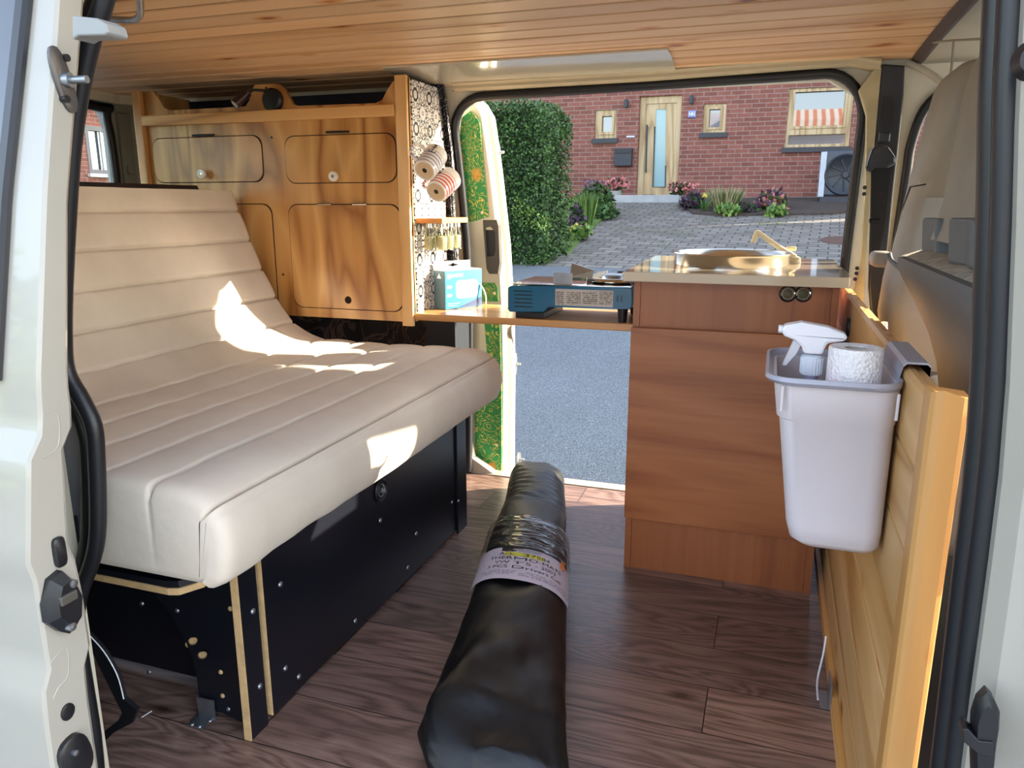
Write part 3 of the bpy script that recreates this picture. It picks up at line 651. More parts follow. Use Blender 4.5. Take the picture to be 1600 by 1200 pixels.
fr = MB(); fr.prism(rp(R_DOOR, HY+.06), (0, .06, 0), [rp((x0+.13, z0+.02, x1-.10, z1-.14), HY+.06)]); f_ = fr.build('door_frame', OAK_H, hb, bev=.01)
dw = (x0+.13, z0+.03, x1-.10, z1-.14)
a, b, c, d_ = H(1024, 170), H(1040, 170), H(1038, 292), H(1020, 292)
gl = [(a.x, HY+.08, a.z), (b.x, HY+.08, b.z), (c.x, HY+.08, c.z), (d_.x, HY+.08, d_.z)]
m = MB(); m.prism(rp(dw, HY+.08), (0, .06, 0), [gl]); dl = m.build('door_leaf', OAK_H, hb)
m = MB(); m.prism([(x, y+.02, z) for x, y, z in gl], (0, .02, 0)); m.build('door_glass', FROST, dl)
m = MB(); Q = [Vector(q) for q in gl]; m.tube([Q[0].lerp(Q[3], .22)+Vector((-.01, -.01, 0)), Q[3]+Vector((-.01, -.01, 0)), Q[2]+Vector((.01, -.01, 0)), Q[1].lerp(Q[2], .72)+Vector((.01, -.01, 0))], .012, 6); m.build('glass_bead', ANTH, dl)
m = MB(); a, b = H(1011, 195), H(1009, 270); m.tube([(a.x, HY+.0, a.z), (b.x, HY+.0, b.z)], .018, 8)
for q in (a, b): m.tube([(q.x, HY+.0, q.z+.05*(1 if q is b else -1)), (q.x, HY+.09, q.z+.05*(1 if q is b else -1))], .012, 8)
m.build('door_handle', ANTH, dl, smooth=40)
a = H(1004, 240); m = MB(); m.box((a.x-.02, HY+.065, a.z-.06), (a.x+.02, HY+.08, a.z+.06), .005); m.build('lock_plate', ANTH, dl)
def window(r, inner, nm, extra=None):
    m = MB(); m.prism(rp(r, HY+.03), (0, .09, 0), [rp(i, HY+.03) for i in inner]); w_ = m.build('window_frame', OAK_H, hb, bev=.008)
    for i in inner:
        m = MB(); m.prism(rp(i, HY+.09), (0, .015, 0)); m.build('pane', HGLASS, w_)
    m = MB(); m.box((r[0]-.05, HY-.06, r[1]-.09), (r[2]+.04, HY+.06, r[1])); m.build('window_sill', SLATE_SILL, hb)
    return w_
w1 = window(R_W1, [hrect(940, 181, 956, 206)], 'a')
w2 = window(R_W2, [hrect(1107, 170, 1126, 200)], 'b')
w3 = window(R_W3, [hrect(1238, 139, 1322, 198), hrect(1231, 209, 1321, 226)], 'c')
for r in (hrect(936, 177, 960, 211), hrect(1103, 166, 1130, 203), hrect(1234, 136, 1327, 202)):
    m = MB(); m.prism(rp(r, HY+.015), (0, .02, 0), [rp((r[0]+.05, r[1]+.05, r[2]-.05, r[3]-.05), HY+.015)]); m.build('window_sash', OAK_H, w3 if r[2] > -.5 else (w1 if r[2] < -3 else w2), bev=.006)
# letter box, lamps, number plate, door step
x0, z0, x1, z1 = hrect(961, 232, 989, 260); m = MB(); m.box((x0, HY-.14, z0), (x1, HY, z1), .01); mbx = m.build('mailbox', ANTH); tag(mbx, 'anthracite letter box on the brick wall left of the oak front door', 'mailbox')
m = MB(); m.box((x0+.02, HY-.15, z1-.10), (x1-.02, HY-.135, z1-.02), .004); m.build('flap', BLACK_PL, mbx)
for px, side in ((979, 'left'), (1081, 'right')):
    x0, z0, x1, z1 = hrect(px-3, 149 if side == 'right' else 156, px+3, 163 if side == 'right' else 169); m = MB(); m.box((x0, HY-.10, z0), (x1, HY-.02, z1), .012); o = m.build('wall_lamp', ANTH)
    m = MB(); m.box((x0+.02, HY-.03, z0+.05), (x1-.02, HY, z1-.05)); m.build('bracket', ANTH, o)
    tag(o, f'small dark wall lamp on the brick wall to the {side} of the oak front door', 'wall lamp', 'wall lamps beside the front door')
x0, z0, x1, z1 = hrect(1075, 173, 1088, 184); m = MB(); m.box((x0, HY-.03, z0), (x1, HY, z1), .008); o = m.build('house_number_plate', plain('enamel_blue', '6F80C8', .25)); tag(o, 'small blue enamel house number plate reading 22 beside the front door', 'house number')
m = MB(); m.box((x0+.02, HY-.034, z0+.02), (x1-.02, HY-.028, z1-.02)); m.build('plate_face', plain('enamel_white', 'D6DCF2', .3), o)
text_obj('digits', '22', .115, plain('enamel_digit', '16234A', .3), lambda u, v: Vector(((x0+x1)/2+u, HY-.037, (z0+z1)/2-.040+v)), o)
a, b = H(968, 221), H(0, 0)
x0, z0, x1, z1 = hrect(979, 212, 992, 215); m = MB(); m.box((x0, HY-.02, z0), (x1, HY, z1)); o = m.build('name_plate', plain('pale_name_plate', 'C8C6D2', .4)); tag(o, 'slim pale name plate on the brick wall above the letter box', 'name plate')
x0, z0, x1, z1 = hrect(994, 306, 1064, 311); m = MB(); m.box((x0-.3, HY-.75, z0-.14), (x1+.05, HY+.1, z0+.07), .01); o = m.build('door_step', plain('door_step_stone', 'A9AAA8', .8, 0, .1, 7, .2)); tag(o, kind='structure')
m = MB(); m.box((x0+.2, HY-.5, z0+.072), (x1-.5, HY-.12, z0+.085)); tag(m.build('door_mat', plain('mat_brown', '6E6450', .95, 0, .2, 40, .6)), 'small brown door mat on the step of the oak front door', 'door mat')
# heat pump
hp = thing('heat_pump', 'dark grey heat pump with a round fan standing below the large house window', 'heat pump', at(1306, 330, 'y', 15.2))
def HP(x, y): return at(x, y, 'y', 15.0)
a, b = HP(1282, 306), HP(1352, 234); m = MB(); m.box((a.x, 15.0, a.z), (b.x, 15.5, b.z), .03); m.build('casing', plain('slate_casing', '3C4450', .4), hp)
m = MB(); a2, b2 = HP(1277, 308), HP(1293, 237); m.box((a2.x, 14.97, a2.z), (b2.x, 15.03, b2.z), .01)
m.build('side_panel', plain('silver_panel', 'A8B0BA', .4, .3), hp)
a2, b2 = HP(1278, 330), HP(1352, 307); m = MB(); m.box((a2.x, 14.98, a2.z-.15), (b2.x, 15.5, b2.z), .02); m.build('base', ANTH, hp)
c = HP(1321, 273); R_ = .34; m = MB(); m.lathe([(R_, .0), (R_+.02, .02), (R_, .04), (R_-.03, .03), (R_-.06, .01), (.0, .008)], (c.x, 15.0, c.z), (0, -1, 0), 32); m.build('fan_grille', plain('fan_ring', '20252C', .35), hp, smooth=40)
m = MB()
for k in range(9):
    a = 2*PI*k/9; m.tube([(c.x+.05*math.cos(a), 14.972, c.z+.05*math.sin(a)), (c.x+.27*math.cos(a+.5), 14.975, c.z+.27*math.sin(a+.5))], .012, 5)
m.lathe([(.0, 0), (.07, 0), (.05, .03), (0, .03)], (c.x, 14.985, c.z), (0, -1, 0), 16); m.build('fan', ANTH, hp, smooth=40)
# vegetation -------------------------------------------------------
def leaf(m, p, d, l, wd, mi=0):
    d = d.normalized(); s_ = d.cross(Vector((random.uniform(-1, 1), random.uniform(-1, 1), random.uniform(-1, 1)))).normalized()*wd
    v = [m.bm.verts.new(q) for q in (p, p+d*l*.5+s_, p+d*l, p+d*l*.5-s_)]
    f = m.bm.faces.new(v); f.material_index = mi
def rv(): return Vector((random.gauss(0, 1), random.gauss(0, 1), random.gauss(0, 1))).normalized()
# hedge: block clipped with rounded shoulders, running back along the driveway
a = gpt(785, 412); b = gpt(890, 402)
hx0, hx1, hy0, hy1 = -4.2, -2.74, 9.35, 10.5
hm = MB(); core = MB()
def hsec(yy, g):
    z0 = gz(yy)-.05; zt = 2.25+(yy-9.35)*.07; cx, hw = (hx0+hx1)/2, (hx1-hx0)/2-g
    out = [(cx-hw, yy, z0), (cx+hw, yy, z0)]
    for k in range(7):
        a = PI/2*k/6; out.append((cx+hw-.38*(1-math.cos(a)), yy, zt-g-.42+.42*math.sin(a)))
    for k in range(7):
        a = PI/2-PI/2*k/6; out.append((cx-hw+.38*(1-math.cos(a)), yy, zt-g-.42+.42*math.sin(a)))
    return out
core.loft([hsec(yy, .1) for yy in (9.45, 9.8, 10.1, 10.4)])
hedge = None
hl = MB(); rings = [hsec(yy, 0) for yy in zr(9.35, 13.2, 16)]
def samp():
    if random.random() < .6:     # end face towards the road
        while True:
            x = random.uniform(hx0, hx1); z = random.uniform(gz(9.35), 2.25); sh = max(0, abs(x-(hx0+hx1)/2)-((hx1-hx0)/2-.38)); 
            if z < 2.25-.42+math.sqrt(max(0, 1-(sh/.38)**2))*.42: return Vector((x, 9.38, z)), Vector((0, -1, 0))
    yy = random.uniform(9.35, 10.5); s_ = hsec(yy, 0)
    i = random.choice([1]*7+list(range(2, 14))); p, q = Vector(s_[i]), Vector(s_[(i+1) % len(s_)]); t = random.random(); P_ = p.lerp(q, t); n_ = (q-p).cross(Vector((0, 1, 0))); 
    return P_, (P_-Vector(((hx0+hx1)/2, yy, 1.2))).normalized()
for _ in range(19000):
    p, n_ = samp(); bumpy = noise.noise(p*2.2)*.07+noise.noise(p*6)*.04; p = p+n_*(bumpy+random.uniform(-.12, .03))
    yel = noise.noise(p*1.7+Vector((5, 0, 0)))-(p.z-.9)*.35
    mi = 2 if (yel > .35 and random.random() < .5) else (1 if random.random() < .55 else 0)
    leaf(hl, p, n_*.6+rv(), random.uniform(.03, .06), random.uniform(.010, .018), mi)
ho = hl.build('hedge', [LEAF_D, LEAF_M, LEAF_L], recalc=False); tag(ho, 'tall clipped green hedge with rounded top standing left of the driveway', 'hedge')
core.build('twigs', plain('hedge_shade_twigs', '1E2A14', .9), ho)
def tuft(name, label, cat, base, h, rad, n, mats, style='blade', group=None, flowers=None, spread=1.0):
    m = MB(); base = Vector(base)
    for _ in range(n):
        a = random.uniform(0, 2*PI); r = rad*random.random()**.5
        p = base+Vector((r*math.cos(a)*.6, r*math.sin(a)*.6, 0)); mi = random.randrange(len(mats))
        if style == 'blade':
            d = Vector((math.cos(a)*r/rad*spread, math.sin(a)*r/rad*spread, 1.6)); leaf(m, p, d, h*random.uniform(.6, 1), .012, mi)
        else:
            q = base+Vector((r*math.cos(a), r*math.sin(a), h*random.uniform(.05, 1)*(1-.5*(r/rad)**2))); leaf(m, q, rv()+Vector((0, 0, .4)), random.uniform(.06, .13), random.uniform(.02, .04), mi)
    o = m.build(name, mats, origin=base, recalc=False); tag(o, label, cat, group)
    if flowers:
        fm, nf, z0, z1, fr_ = flowers; m = MB()
        for _ in range(nf):
            a = random.uniform(0, 2*PI); r = fr_*random.random()**.5; c = base+Vector((r*math.cos(a), r*math.sin(a)*.8, random.uniform(z0, z1)))
            for k in range(5): leaf(m, c, rv(), .05, .02)
        tag(m.build('flowers', fm, o, recalc=False), kind='stuff')
    return o
def pot_flower(px, py, label, pot_h):
    b = H(px, py); base = Vector((b.x, HY-.62, gz(HY-.62)+.02)); base.z = at(px, py, 'y', HY-.62).z
    t = thing('potted_flower', label, 'potted flower', base, 'pots of pink flowers beside the front door')
    m = MB(); m.lathe([(0, 0), (.09, 0), (.13, pot_h), (.11, pot_h), (.10, pot_h-.03), (0, pot_h-.03)], base, n=16); m.build('pot', CONC, t, smooth=40)
    m = MB(); m2 = MB()
    for _ in range(160): leaf(m, base+Vector((random.gauss(0, .08), random.gauss(0, .07), pot_h+random.uniform(0, .2))), rv()+Vector((0, 0, .6)), .1, .025)
    for _ in range(60):
        c = base+Vector((random.gauss(0, .10), random.gauss(0, .08), pot_h+random.uniform(.06, .24)))
        for k in range(6): leaf(m2, c, rv(), .06, .028)
    m.build('foliage', LEAF_D, t, recalc=False); tag(m2.build('flowers', PETAL, t, recalc=False), kind='stuff')
pot_flower(971, 316, 'pink flowers in a pale pot left of the oak front door', .22)
pot_flower(1068, 314, 'pink flowers in a dark low pot right of the oak front door', .10)
def G(x, y, up=.03): return gpt(x, y)+Vector((0, 0, up))
tuft('grass_clump', 'bright green upright grass clump beside the clipped hedge', 'grass plant', G(918, 354), .55, .13, 320, [LEAF_L, LEAF_M], spread=.35)
tuft('flowering_shrub', 'dark green shrub with violet tips by the brick wall behind the bright grass clump', 'shrub', G(930, 334), .5, .30, 800, [LEAF_D, LEAF_M], 'bush', flowers=(PETAL_V, 22, .35, .55, .25))
tuft('violet_flower_head', 'round violet flower head low beside the hedge foot', 'flower', G(901, 363), .42, .11, 220, [PETAL_V, LEAF_D], 'bush')
tuft('low_plant', 'low yellow and green plant at the foot of the hedge', 'plant', G(902, 376), .18, .2, 200, [LEAF_L, LEAF_M], 'bush', flowers=(PETAL_Y, 12, .08, .2, .17))
tuft('leafy_plant', 'loose green plant in the grass strip between hedge and driveway', 'plant', G(945, 343), .22, .22, 300, [LEAF_M, LEAF_D], 'bush')
tuft('coral_bells', 'dark purple leafy plant at the door end of the flower bed', 'plant', G(1082, 328), .25, .18, 420, [LEAF_P, LEAF_P, LEAF_D], 'bush')
tuft('ornamental_grass', 'straw coloured ornamental grass in the flower bed under the brick wall', 'grass plant', G(1132, 331), .45, .28, 450, [LEAF_W, LEAF_W, LEAF_M], spread=.9)
tuft('green_cushion_plant', 'low bright green plant in front of the ornamental grass', 'plant', G(1135, 337), .13, .2, 240, [LEAF_M, LEAF_L], 'bush')
tuft('yellow_flower', 'single plant with a pale yellow flower between purple leaves and ornamental grass', 'flower', G(1100, 334), .30, .04, 30, [LEAF_M], flowers=(PETAL_Y, 4, .24, .32, .03))
tuft('purple_ground_plant', 'small dark purple plant right of the ornamental grass', 'plant', G(1163, 334), .14, .18, 180, [LEAF_P, LEAF_D], 'bush')
tuft('red_leaf_shrub', 'reddish leafy shrub at the heat pump end of the flower bed', 'shrub', G(1205, 330), .32, .24, 360, [LEAF_P, LEAF_M, PETAL], 'bush')
tuft('lime_plant', 'small lime green plant in front of the reddish shrub', 'plant', G(1212, 339), .12, .14, 180, [LEAF_L, LEAF_M], 'bush')
c = gpt(1318, 376); m = MB(); m.lathe([(0, .0), (.30, 0), (.30, .012), (0, .014)], c, (0, -GS, 1), 24); tag(m.build('manhole_cover', plain('iron_cover', '6A5248', .6, .3)), 'round rusty manhole cover in the paved driveway', 'manhole cover')
# neighbour house seen through the tailgate window
WX = -14.0
nb = thing('neighbour_house', 'red brick neighbour house seen through the rear window of the van', 'house', (WX, 13, -.5))
def N(x, y): return at(x, y, 'x', WX)
a, b, c, d_ = N(133, 200), N(176, 199), N(186, 271), N(142, 271)
y0, y1 = 12.95, 13.72; z0, z1 = N(140, 271).z, N(150, 198).z
m = MB(); m.prism([(WX, 4, -1), (WX, 30, -1), (WX, 30, 3.25), (WX, 4, 3.25)], (-.3, 0, 0), [[(WX, y0, z0), (WX, y1, z0), (WX, y1, z1), (WX, y0, z1)]]); m.build('wall', BRICK_Y, nb)
m = MB(); m.loft([[(WX+.4, yy, 3.2), (WX+.4, yy, 3.4), (WX-3, yy, 5), (WX-3, yy, 4.8)] for yy in (3.5, 30.5)]); m.build('roof', plain('grey_roof', '8A9094', .6), nb)
m = MB(); o1 = [(WX+.01, y0, z0), (WX+.01, y1, z0), (WX+.01, y1, z1), (WX+.01, y0, z1)]; i1 = [(WX+.01, y0+.09, z0+.09), (WX+.01, y1-.09, z0+.09), (WX+.01, y1-.09, z1-.09), (WX+.01, y0+.09, z1-.09)]
m.prism(o1, (-.1, 0, 0), [i1]); wf = m.build('window_frame', plain('grey_frame', '5A5A5E', .5), nb)
m = MB(); m.prism([(WX-.08, b_, c_) for a_, b_, c_ in i1], (-.02, 0, 0)); m.build('pane', HGLASS, wf)
m = MB(); m.box((WX-.05, y0+.40, z0+.08), (WX, y0+.43, z1-.08)); m.box((WX, y0-.05, z0-.07), (WX+.08, y1+.05, z0)); m.build('window_sill', plain('pale_sill', 'C8C8C4', .6), nb)
def tree(label, base, h, r, n, name='garden_tree'):
    base = Vector(base); m = MB()
    for _ in range(n):
        d = rv(); rr = r*(random.uniform(.6, 1)+noise.noise(d*2.5)*.25); p = base+Vector((d.x*rr, d.y*rr, h+d.z*rr*.8)); leaf(m, p, rv(), r*.10, r*.028, random.randrange(3))
    o = m.build(name, [LEAF_D, LEAF_M, LEAF_L], origin=base, recalc=False); tag(o, label, 'tree')
    m = MB(); m.tube([base, base+Vector((0, 0, h))], r*.06, 8); m.build('trunk', plain('bark', '4A3A2C', .9), o)
tree('leafy green tree standing beside the brick neighbour house behind the van', (-10.5, 8.55, -.3), 2.3, .80, 2500)
tree('tree reflected in the glass of the opened near sliding door', (-9.5, -4.5, -.55), 1.6, 2.6, 3500, 'reflected_tree')
# house across the street, behind the viewer, reflected in the panes
ob = thing('street_house', 'pale house with a striped awning mirrored in the large window across the driveway', 'house', (2, -22, -.55))
m = MB(); m.box((-6, -24, -.55), (10, -18, 6.5)); m.build('wall', plain('pale_render', 'D4D4DC', .8), ob)
s = NT('orange_stripe_awning', .8); f = s.math('LESS_THAN', s.math('FRACT', s.math('MULTIPLY', s.sep(s.co())[0], 2.2)), .5); s.base(s.mix(f, 'EFE6DA', 'D98850'))
m = MB(); m.loft([[(x, -18, 6.5), (x, -16.0, 5.75), (x, -16.0, 5.3), (x, -16.1, 5.3), (x, -18, 6.4)] for x in (-3, 6)]); m.build('awning', s.m, ob)

# ================================================================== INSIDE THE VAN
# ---- mattress folded as sofa: closed profile lofted along y
Y0, Y1 = .862, 2.13
top_pts = smoothpts([(-.80, .415), (-.772, .435), (-.760, .485), (-.775, .540), (-.83, .567), (-.95, .572), (-1.12, .568), (-1.28, .570), (-1.385, .578), (-1.46, .605), (-1.525, .66), (-1.575, .75), (-1.62, .845), (-1.66, .95), (-1.695, 1.045)], 8)
top_pts = [Vector((p[0], p[1])) for p in top_pts] if len(top_pts[0]) == 2 else [Vector((p.x, p.y)) for p in top_pts]
L = [0]
for a, b in zip(top_pts, top_pts[1:]): L.append(L[-1]+(b-a).length)
def alongL(s):
    s = max(0, min(L[-1], s))
    for i in range(len(L)-1):
        if s <= L[i+1]:
            t = (s-L[i])/(L[i+1]-L[i]+1e-9); p = top_pts[i].lerp(top_pts[i+1], t); d = (top_pts[i+1]-top_pts[i]).normalized(); return p, Vector((-d.y, d.x))
def seam_pos(s):
    for a, b in zip(SEAMS, SEAMS[1:]):
        if a <= s < b: return (s-a)/(b-a), min(s-a, b-s)
    return .5, 1
NS = 460; seam0 = .155; pitch = .118
TH = .115
k_a = round((L[-1]-.35-seam0)/pitch); s_a = seam0+k_a*pitch
SEAMS = [seam0+i*pitch for i in range(20) if seam0+i*pitch < .80]
SEAMS += sorted(x for x in [s_a+j*.1015 for j in range(-8, 6)] if SEAMS[-1]+.06 < x < L[-1])+[L[-1]+.09]
m = MB(); NY = 64; ys_ = []
for j in range(NY+1): ys_.append(Y0+(Y1-Y0)*j/NY)
ext = [0, .006, .014, .026, .042]
ys_ = sorted(set([Y0+e for e in ext]+[Y1-e for e in ext]+[y_ for y_ in ys_ if Y0+.05 < y_ < Y1-.05]))
rings = []
for y_ in ys_:
    e = min(y_-Y0, Y1-y_); rr = .028
    sh = 0 if e >= rr else rr*(1-math.sqrt(max(0, 1-((rr-e)/rr)**2)))*.75
    ring = []
    for i in range(NS+1):
        s_ = L[-1]*i/NS; p, _ = alongL(s_); g = alongL(min(L[-1], s_+.002))[0]-alongL(max(0, s_-.002))[0]
        out = Vector((g.y, -g.x)).normalized()      # away from the mattress body
        fr_, dn = seam_pos(s_)
        bump = -.0085*math.exp(-(dn/.0042)**2)+.0065*math.sin(PI*fr_)**.45 if s_ > seam0-.01 else (.0065*(1-math.exp(-((seam0-s_)/.012)**2)))
        wr_ = noise.noise(Vector((p.x*6, y_*16, p.y*6)))*.0022+noise.noise(Vector((p.x*3, y_*3, p.y*3)))*.004
        cr = math.exp(-((s_-.80)/.12)**2)*math.sin(y_*46+3*noise.noise(Vector((y_*4, s_*9, 0))))*.0035*(.4+.6*min(1, max(0, (y_-1.2))))
        d_ = bump+wr_+cr-sh
        ring.append((p.x+out.x*d_, y_, p.y+out.y*d_))
    back = []
    for i in range(0, NS+1):
        s_ = L[-1]*(1-i/NS); p, _ = alongL(s_)
        g = alongL(min(L[-1], s_+.004))[0]-alongL(max(0, s_-.004))[0]; o_ = Vector((g.y, -g.x)).normalized()
        q = p-o_*(TH-sh)
        if s_ < .22: q = Vector((min(p.x, -.80-max(0, s_-.12)*.3), .414+sh))
        elif p.x > -1.38: q = Vector((p.x, .414+sh))
        back.append((q.x, y_, q.y))
    rings.append(ring+back)
m.loft(rings, cap=False)
m.bm.verts.ensure_lookup_table(); n_all = 2*(NS+1)
for off in (0, len(m.bm.verts)-n_all):
    for i in range(NS):
        a_ = m.bm.verts[off+i]; b_ = m.bm.verts[off+i+1]; c_ = m.bm.verts[off+n_all-2-i]; d_ = m.bm.verts[off+n_all-1-i]; m.bm.faces.new((a_, b_, c_, d_))
mat_o = m.build('mattress', FABRIC, smooth=60); tag(mat_o, 'cream quilted mattress folded into seat and backrest on the black plywood bed base', 'mattress')
# ---- bed base
bb = thing('bed_base', 'black plywood bed base with pale plywood edges under the cream mattress', 'bed base', (-1.3, 1.6, 0))
m = MB(); m.box((-.893, 1.088, .012), (-.875, 2.075, .41)); m.build('front_panel', BLACK_PLY, bb)
m = MB(); m.box((-.8935, 1.0865, .012), (-.8745, 1.0885, .411)); m.build('panel_edge', PLY_EDGE, bb)
m = MB(); m.box((-.893, 1.024, 0), (-.878, 1.075, .41)); m.build('post', BLACK_PLY, bb)
m = MB(); m.box((-.8935, 1.0222, 0), (-.8775, 1.0245, .411)); m.build('post_edge', PLY_EDGE, bb)
m = MB(); m.box((-.874, 2.02, .0), (-.868, 2.09, .41)); m.build('end_batten', BLACK_PLY, bb)
m = MB(); m.box((-2.2, 1.13, 0.02), (-.93, 1.145, .40)); m.build('end_panel', BLACK_PLY, bb)
m = MB(); m.box((-2.2, 2.06, 0), (-.93, 2.075, .42)); m.build('back_panel', BLACK_PLY, bb)
arch = [(-.905, 1.05, .01), (-.905, 1.05, .41), (-1.30, 1.05, .41), (-1.30, 1.05, .33)]
for k in range(9):
    a = k/8; arch.append((-1.30+.28*math.sin(a*PI/2)**1.0, 1.05, .33-.0-.25*(1-math.cos(a*PI/2))))
arch += [(-1.02, 1.05, .03)]
slots = []
for px, py in ((302, 1001), (317, 1023)):
    c = at(px, py, 'y', 1.05); sl_ = []
    for k in range(12):
        a = 2*PI*k/12; u = .018*math.cos(a); v = .0085*math.sin(a); sl_.append((c.x+u*.8-v*.6, 1.05, c.z+u*.6+v*.8))
    slots.append(sl_)
m = MB(); m.prism(arch, (0, .014, 0), slots); m.build('side_plate', BLACK_PLY, bb)
for s_ in slots:
    m = MB(); m.prism([(x-.010, y_+.004, z-.009) for x, y_, z in s_], (0, .002, 0)); m.build('slot_edge', PLY_EDGE, bb)
m = MB(); m.box((-1.35, .925, .386), (-.905, 2.07, .411), .0); sb_ = m.build('slat_board', BLACK_PLY, bb)
pe = [(-1.35, .922, .372), (-.94, .922, .372), (-.92, .93, .372), (-.905, .95, .372)]
m = MB(); m.prism([(-1.4, .918, .352), (-.935, .918, .352), (-.915, .925, .352), (-.895, .96, .352), (-.895, 1.2, .352), (-1.4, 1.2, .352)], (0, 0, .013)); m.build('seat_board', PLY_EDGE, bb, bev=.002)
m = MB(); m.prism([(-1.4, .9195, .366), (-.936, .9195, .366), (-.917, .926, .366), (-.897, .96, .366), (-.897, 1.2, .366), (-1.4, 1.2, .366)], (0, 0, .012)); m.build('board_film', BLACK_PLY, bb)
# backrest board
m = MB(); A = [(-1.50, .95, .46), (-1.50, 2.10, .46), (-1.765, 2.04, 1.062), (-1.765, .95, 1.062)]
m.loft([A, [(x-.016, y_, z-.006) for x, y_, z in A]]); m.build('backrest_board', plain('brown_black_board', '1C161E', .5), bb)
# bolts
def bolt(p, ax, r=.0065, par=bb, mat=ZINC):
    m = MB(); m.lathe([(0, 0), (r, 0), (r*.9, r*.35), (r*.5, r*.6), (0, r*.65)], p, ax, 10); m.build('bolt', mat, par, smooth=50)
for x, y_ in ((438, 913), (446, 1044), (467, 1057), (555, 970), (637, 887), (594, 813), (650, 834)): bolt(at(x, y_, 'x', -.875), (1, 0, 0), .0062)
for x, y_ in ((395, 955), (406, 1072)): bolt(at(x, y_, 'x', -.878), (1, 0, 0), .006)
for x, y_ in ((706, 785), (716, 783)): bolt(at(x, y_, 'x', -.868), (1, 0, 0), .005)
for x, y_, mt in ((360, 951, PLY_EDGE), (345, 1050, PLY_EDGE), (348, 1087, PLY_EDGE), (357, 1108, ZINC), (222, 943, ZINC), (277, 954, ZINC)):
    bolt(at(x, y_, 'y', 1.05), (0, -1, 0), .005, bb, mt)
bolt(at(233, 1050, 'y', 1.13), (0, -1, 0), .006)
# air outlet in the front panel
c = at(594, 766, 'x', -.875)
m = MB(); m.lathe([(.026, 0), (.03, .003), (.026, .007), (.022, .004), (.021, .002), (0, .002)], c, (1, 0, 0), 24); vt = m.build('air_outlet', BLACK_PL, bb, smooth=50)
m = MB()
for k in range(2): m.lathe([(.016-.009*k, .002), (.0175-.009*k, .005), (.014-.009*k, .005), (.013-.009*k, .002)], c, (1, 0, 0), 20)
m.build('outlet_rings', ZINC, vt, smooth=50)
# angle bracket on the floor
ab = thing('angle_bracket', 'galvanised angle bracket screwed to the floor beside the black plywood side plate', 'bracket', (-1.0, 1.04, 0))
m = MB(); q = [at(x, y_, 'z', .002) for x, y_ in ((294, 1134), (318, 1141), (336, 1118), (312, 1110))]
m.prism(q, (0, 0, .003)); m.build('foot_plate', ZINC, ab)
m = MB(); q = [at(x, y_, 'y', 1.046) for x, y_ in ((308, 1088), (335, 1094), (337, 1122), (312, 1112))]; q[2].z = q[3].z = .003
m.prism(q, (0, -.003, 0)); m.build('upright_plate', ZINC, ab)
for x, y_ in ((300, 1132), (312, 1135), (328, 1126)): bolt(at(x, y_, 'z', .005), (0, 0, 1), .0045, ab)
# loose black rubber flap inside the left opening
FP = [at(x, y, 'y', .90) for x, y in ((138, 990), (163, 1018), (184, 1055), (194, 1092), (214, 1110), (206, 1130), (176, 1146), (160, 1162), (158, 1146), (184, 1126), (190, 1114), (174, 1082), (156, 1045), (143, 1018))]
m = MB(); m.prism(FP, (0, .008, 0)); fl = m.build('rubber_flap', RUBBER, bev=.001); tag(fl, 'loose black rubber flap standing on the floor inside the left door opening', 'rubber flap')
m = MB(); m.tube(smoothpts([q+Vector((0, -.001, .0005)) for q in FP[:4]], 4), .0011, 6); m.build('white_edge', WHITE_PL, fl, smooth=60)
m = MB(); m.tube([at(221, 1121, 'z', .004), at(237, 1111, 'z', .004)], .0012, 6); tag(m.build('wire_end', WHITE_PL, smooth=60), 'short pale wire end lying on the floor beside the rubber flap', 'wire')

# ---- wooden cabinet
CY = 2.17
kc = thing('wall_cabinet', 'varnished pine plywood cabinet with rounded doors hanging behind the mattress', 'cabinet', (-1.58, CY+.15, .63))
def K(x, y_): return at(x, y_, 'y', CY)
XL, XR, ZB, ZT = -2.088, -1.075, .636, 1.376
z2 = lambda u, v: K(200+u/2.857, 100+v/2.857)
outl = [(XL, CY, ZB), (XR, CY, ZB), (XR, CY, ZT)]
tp = [(1180, 80), (1150, 130), (1135, 160), (1105, 175), (760, 187), (735, 180), (718, 150), (700, 115), (685, 95), (660, 82), (590, 82), (565, 92), (552, 120), (543, 160), (525, 190), (185, 207), (160, 195), (140, 160), (110, 112)]
outl += [tuple(z2(u, v)) for u, v in tp]+[(XL, CY, ZT)]
outl = [(x, CY, min(z, ZT)) for x, y_, z in outl]
holes_c = []
m = MB(); m.prism(outl, (0, .015, 0)); m.build('face_frame', PINE_PLY, kc)
m = MB(); m.box((XL, CY+.015, ZB), (XL+.015, 2.40, ZT)); m.box((XL, CY+.015, ZB), (XR-.02, 2.40, ZB+.015)); m.box((XL, 2.40, ZB), (XR, 2.41, 1.37)); m.build('carcass', PINE_PLY, kc)
m = MB(); m.box((XL+.015, CY+.10, 1.20), (XR-.02, 2.40, 1.21)); m.build('inner_shelf', BLACK_PLY, kc)
m = MB(); m.box((XL+.015, CY+.225, 1.21), (XR-.02, 2.399, 1.37)); m.build('dark_lining', plain('navy_lining', '141A34', .5, 0, .3, 30), kc)
m = MB(); m.box((XR-.034, CY-.014, ZB-.012), (XR+.004, CY, 1.378), .002); m.build('stile', PINE_EDGE_V, kc)
m = MB(); m.box((XL-.012, CY-.02, ZB), (XL+.022, CY, 1.376), .003); m.build('stile', PINE_EDGE_V, kc)
a, b = z2(85, 285), z2(1205, 220); m = MB(); m.box((XL+.022, CY-.022, 1.262), (XR-.036, CY, 1.296), .003); m.build('rail', PINE_EDGE, kc)
m = MB(); m.box((XR-.016, CY+.0, ZB), (XR, 2.44, 1.372)); ep = m.build('end_panel', PINE_EDGE_V, kc)
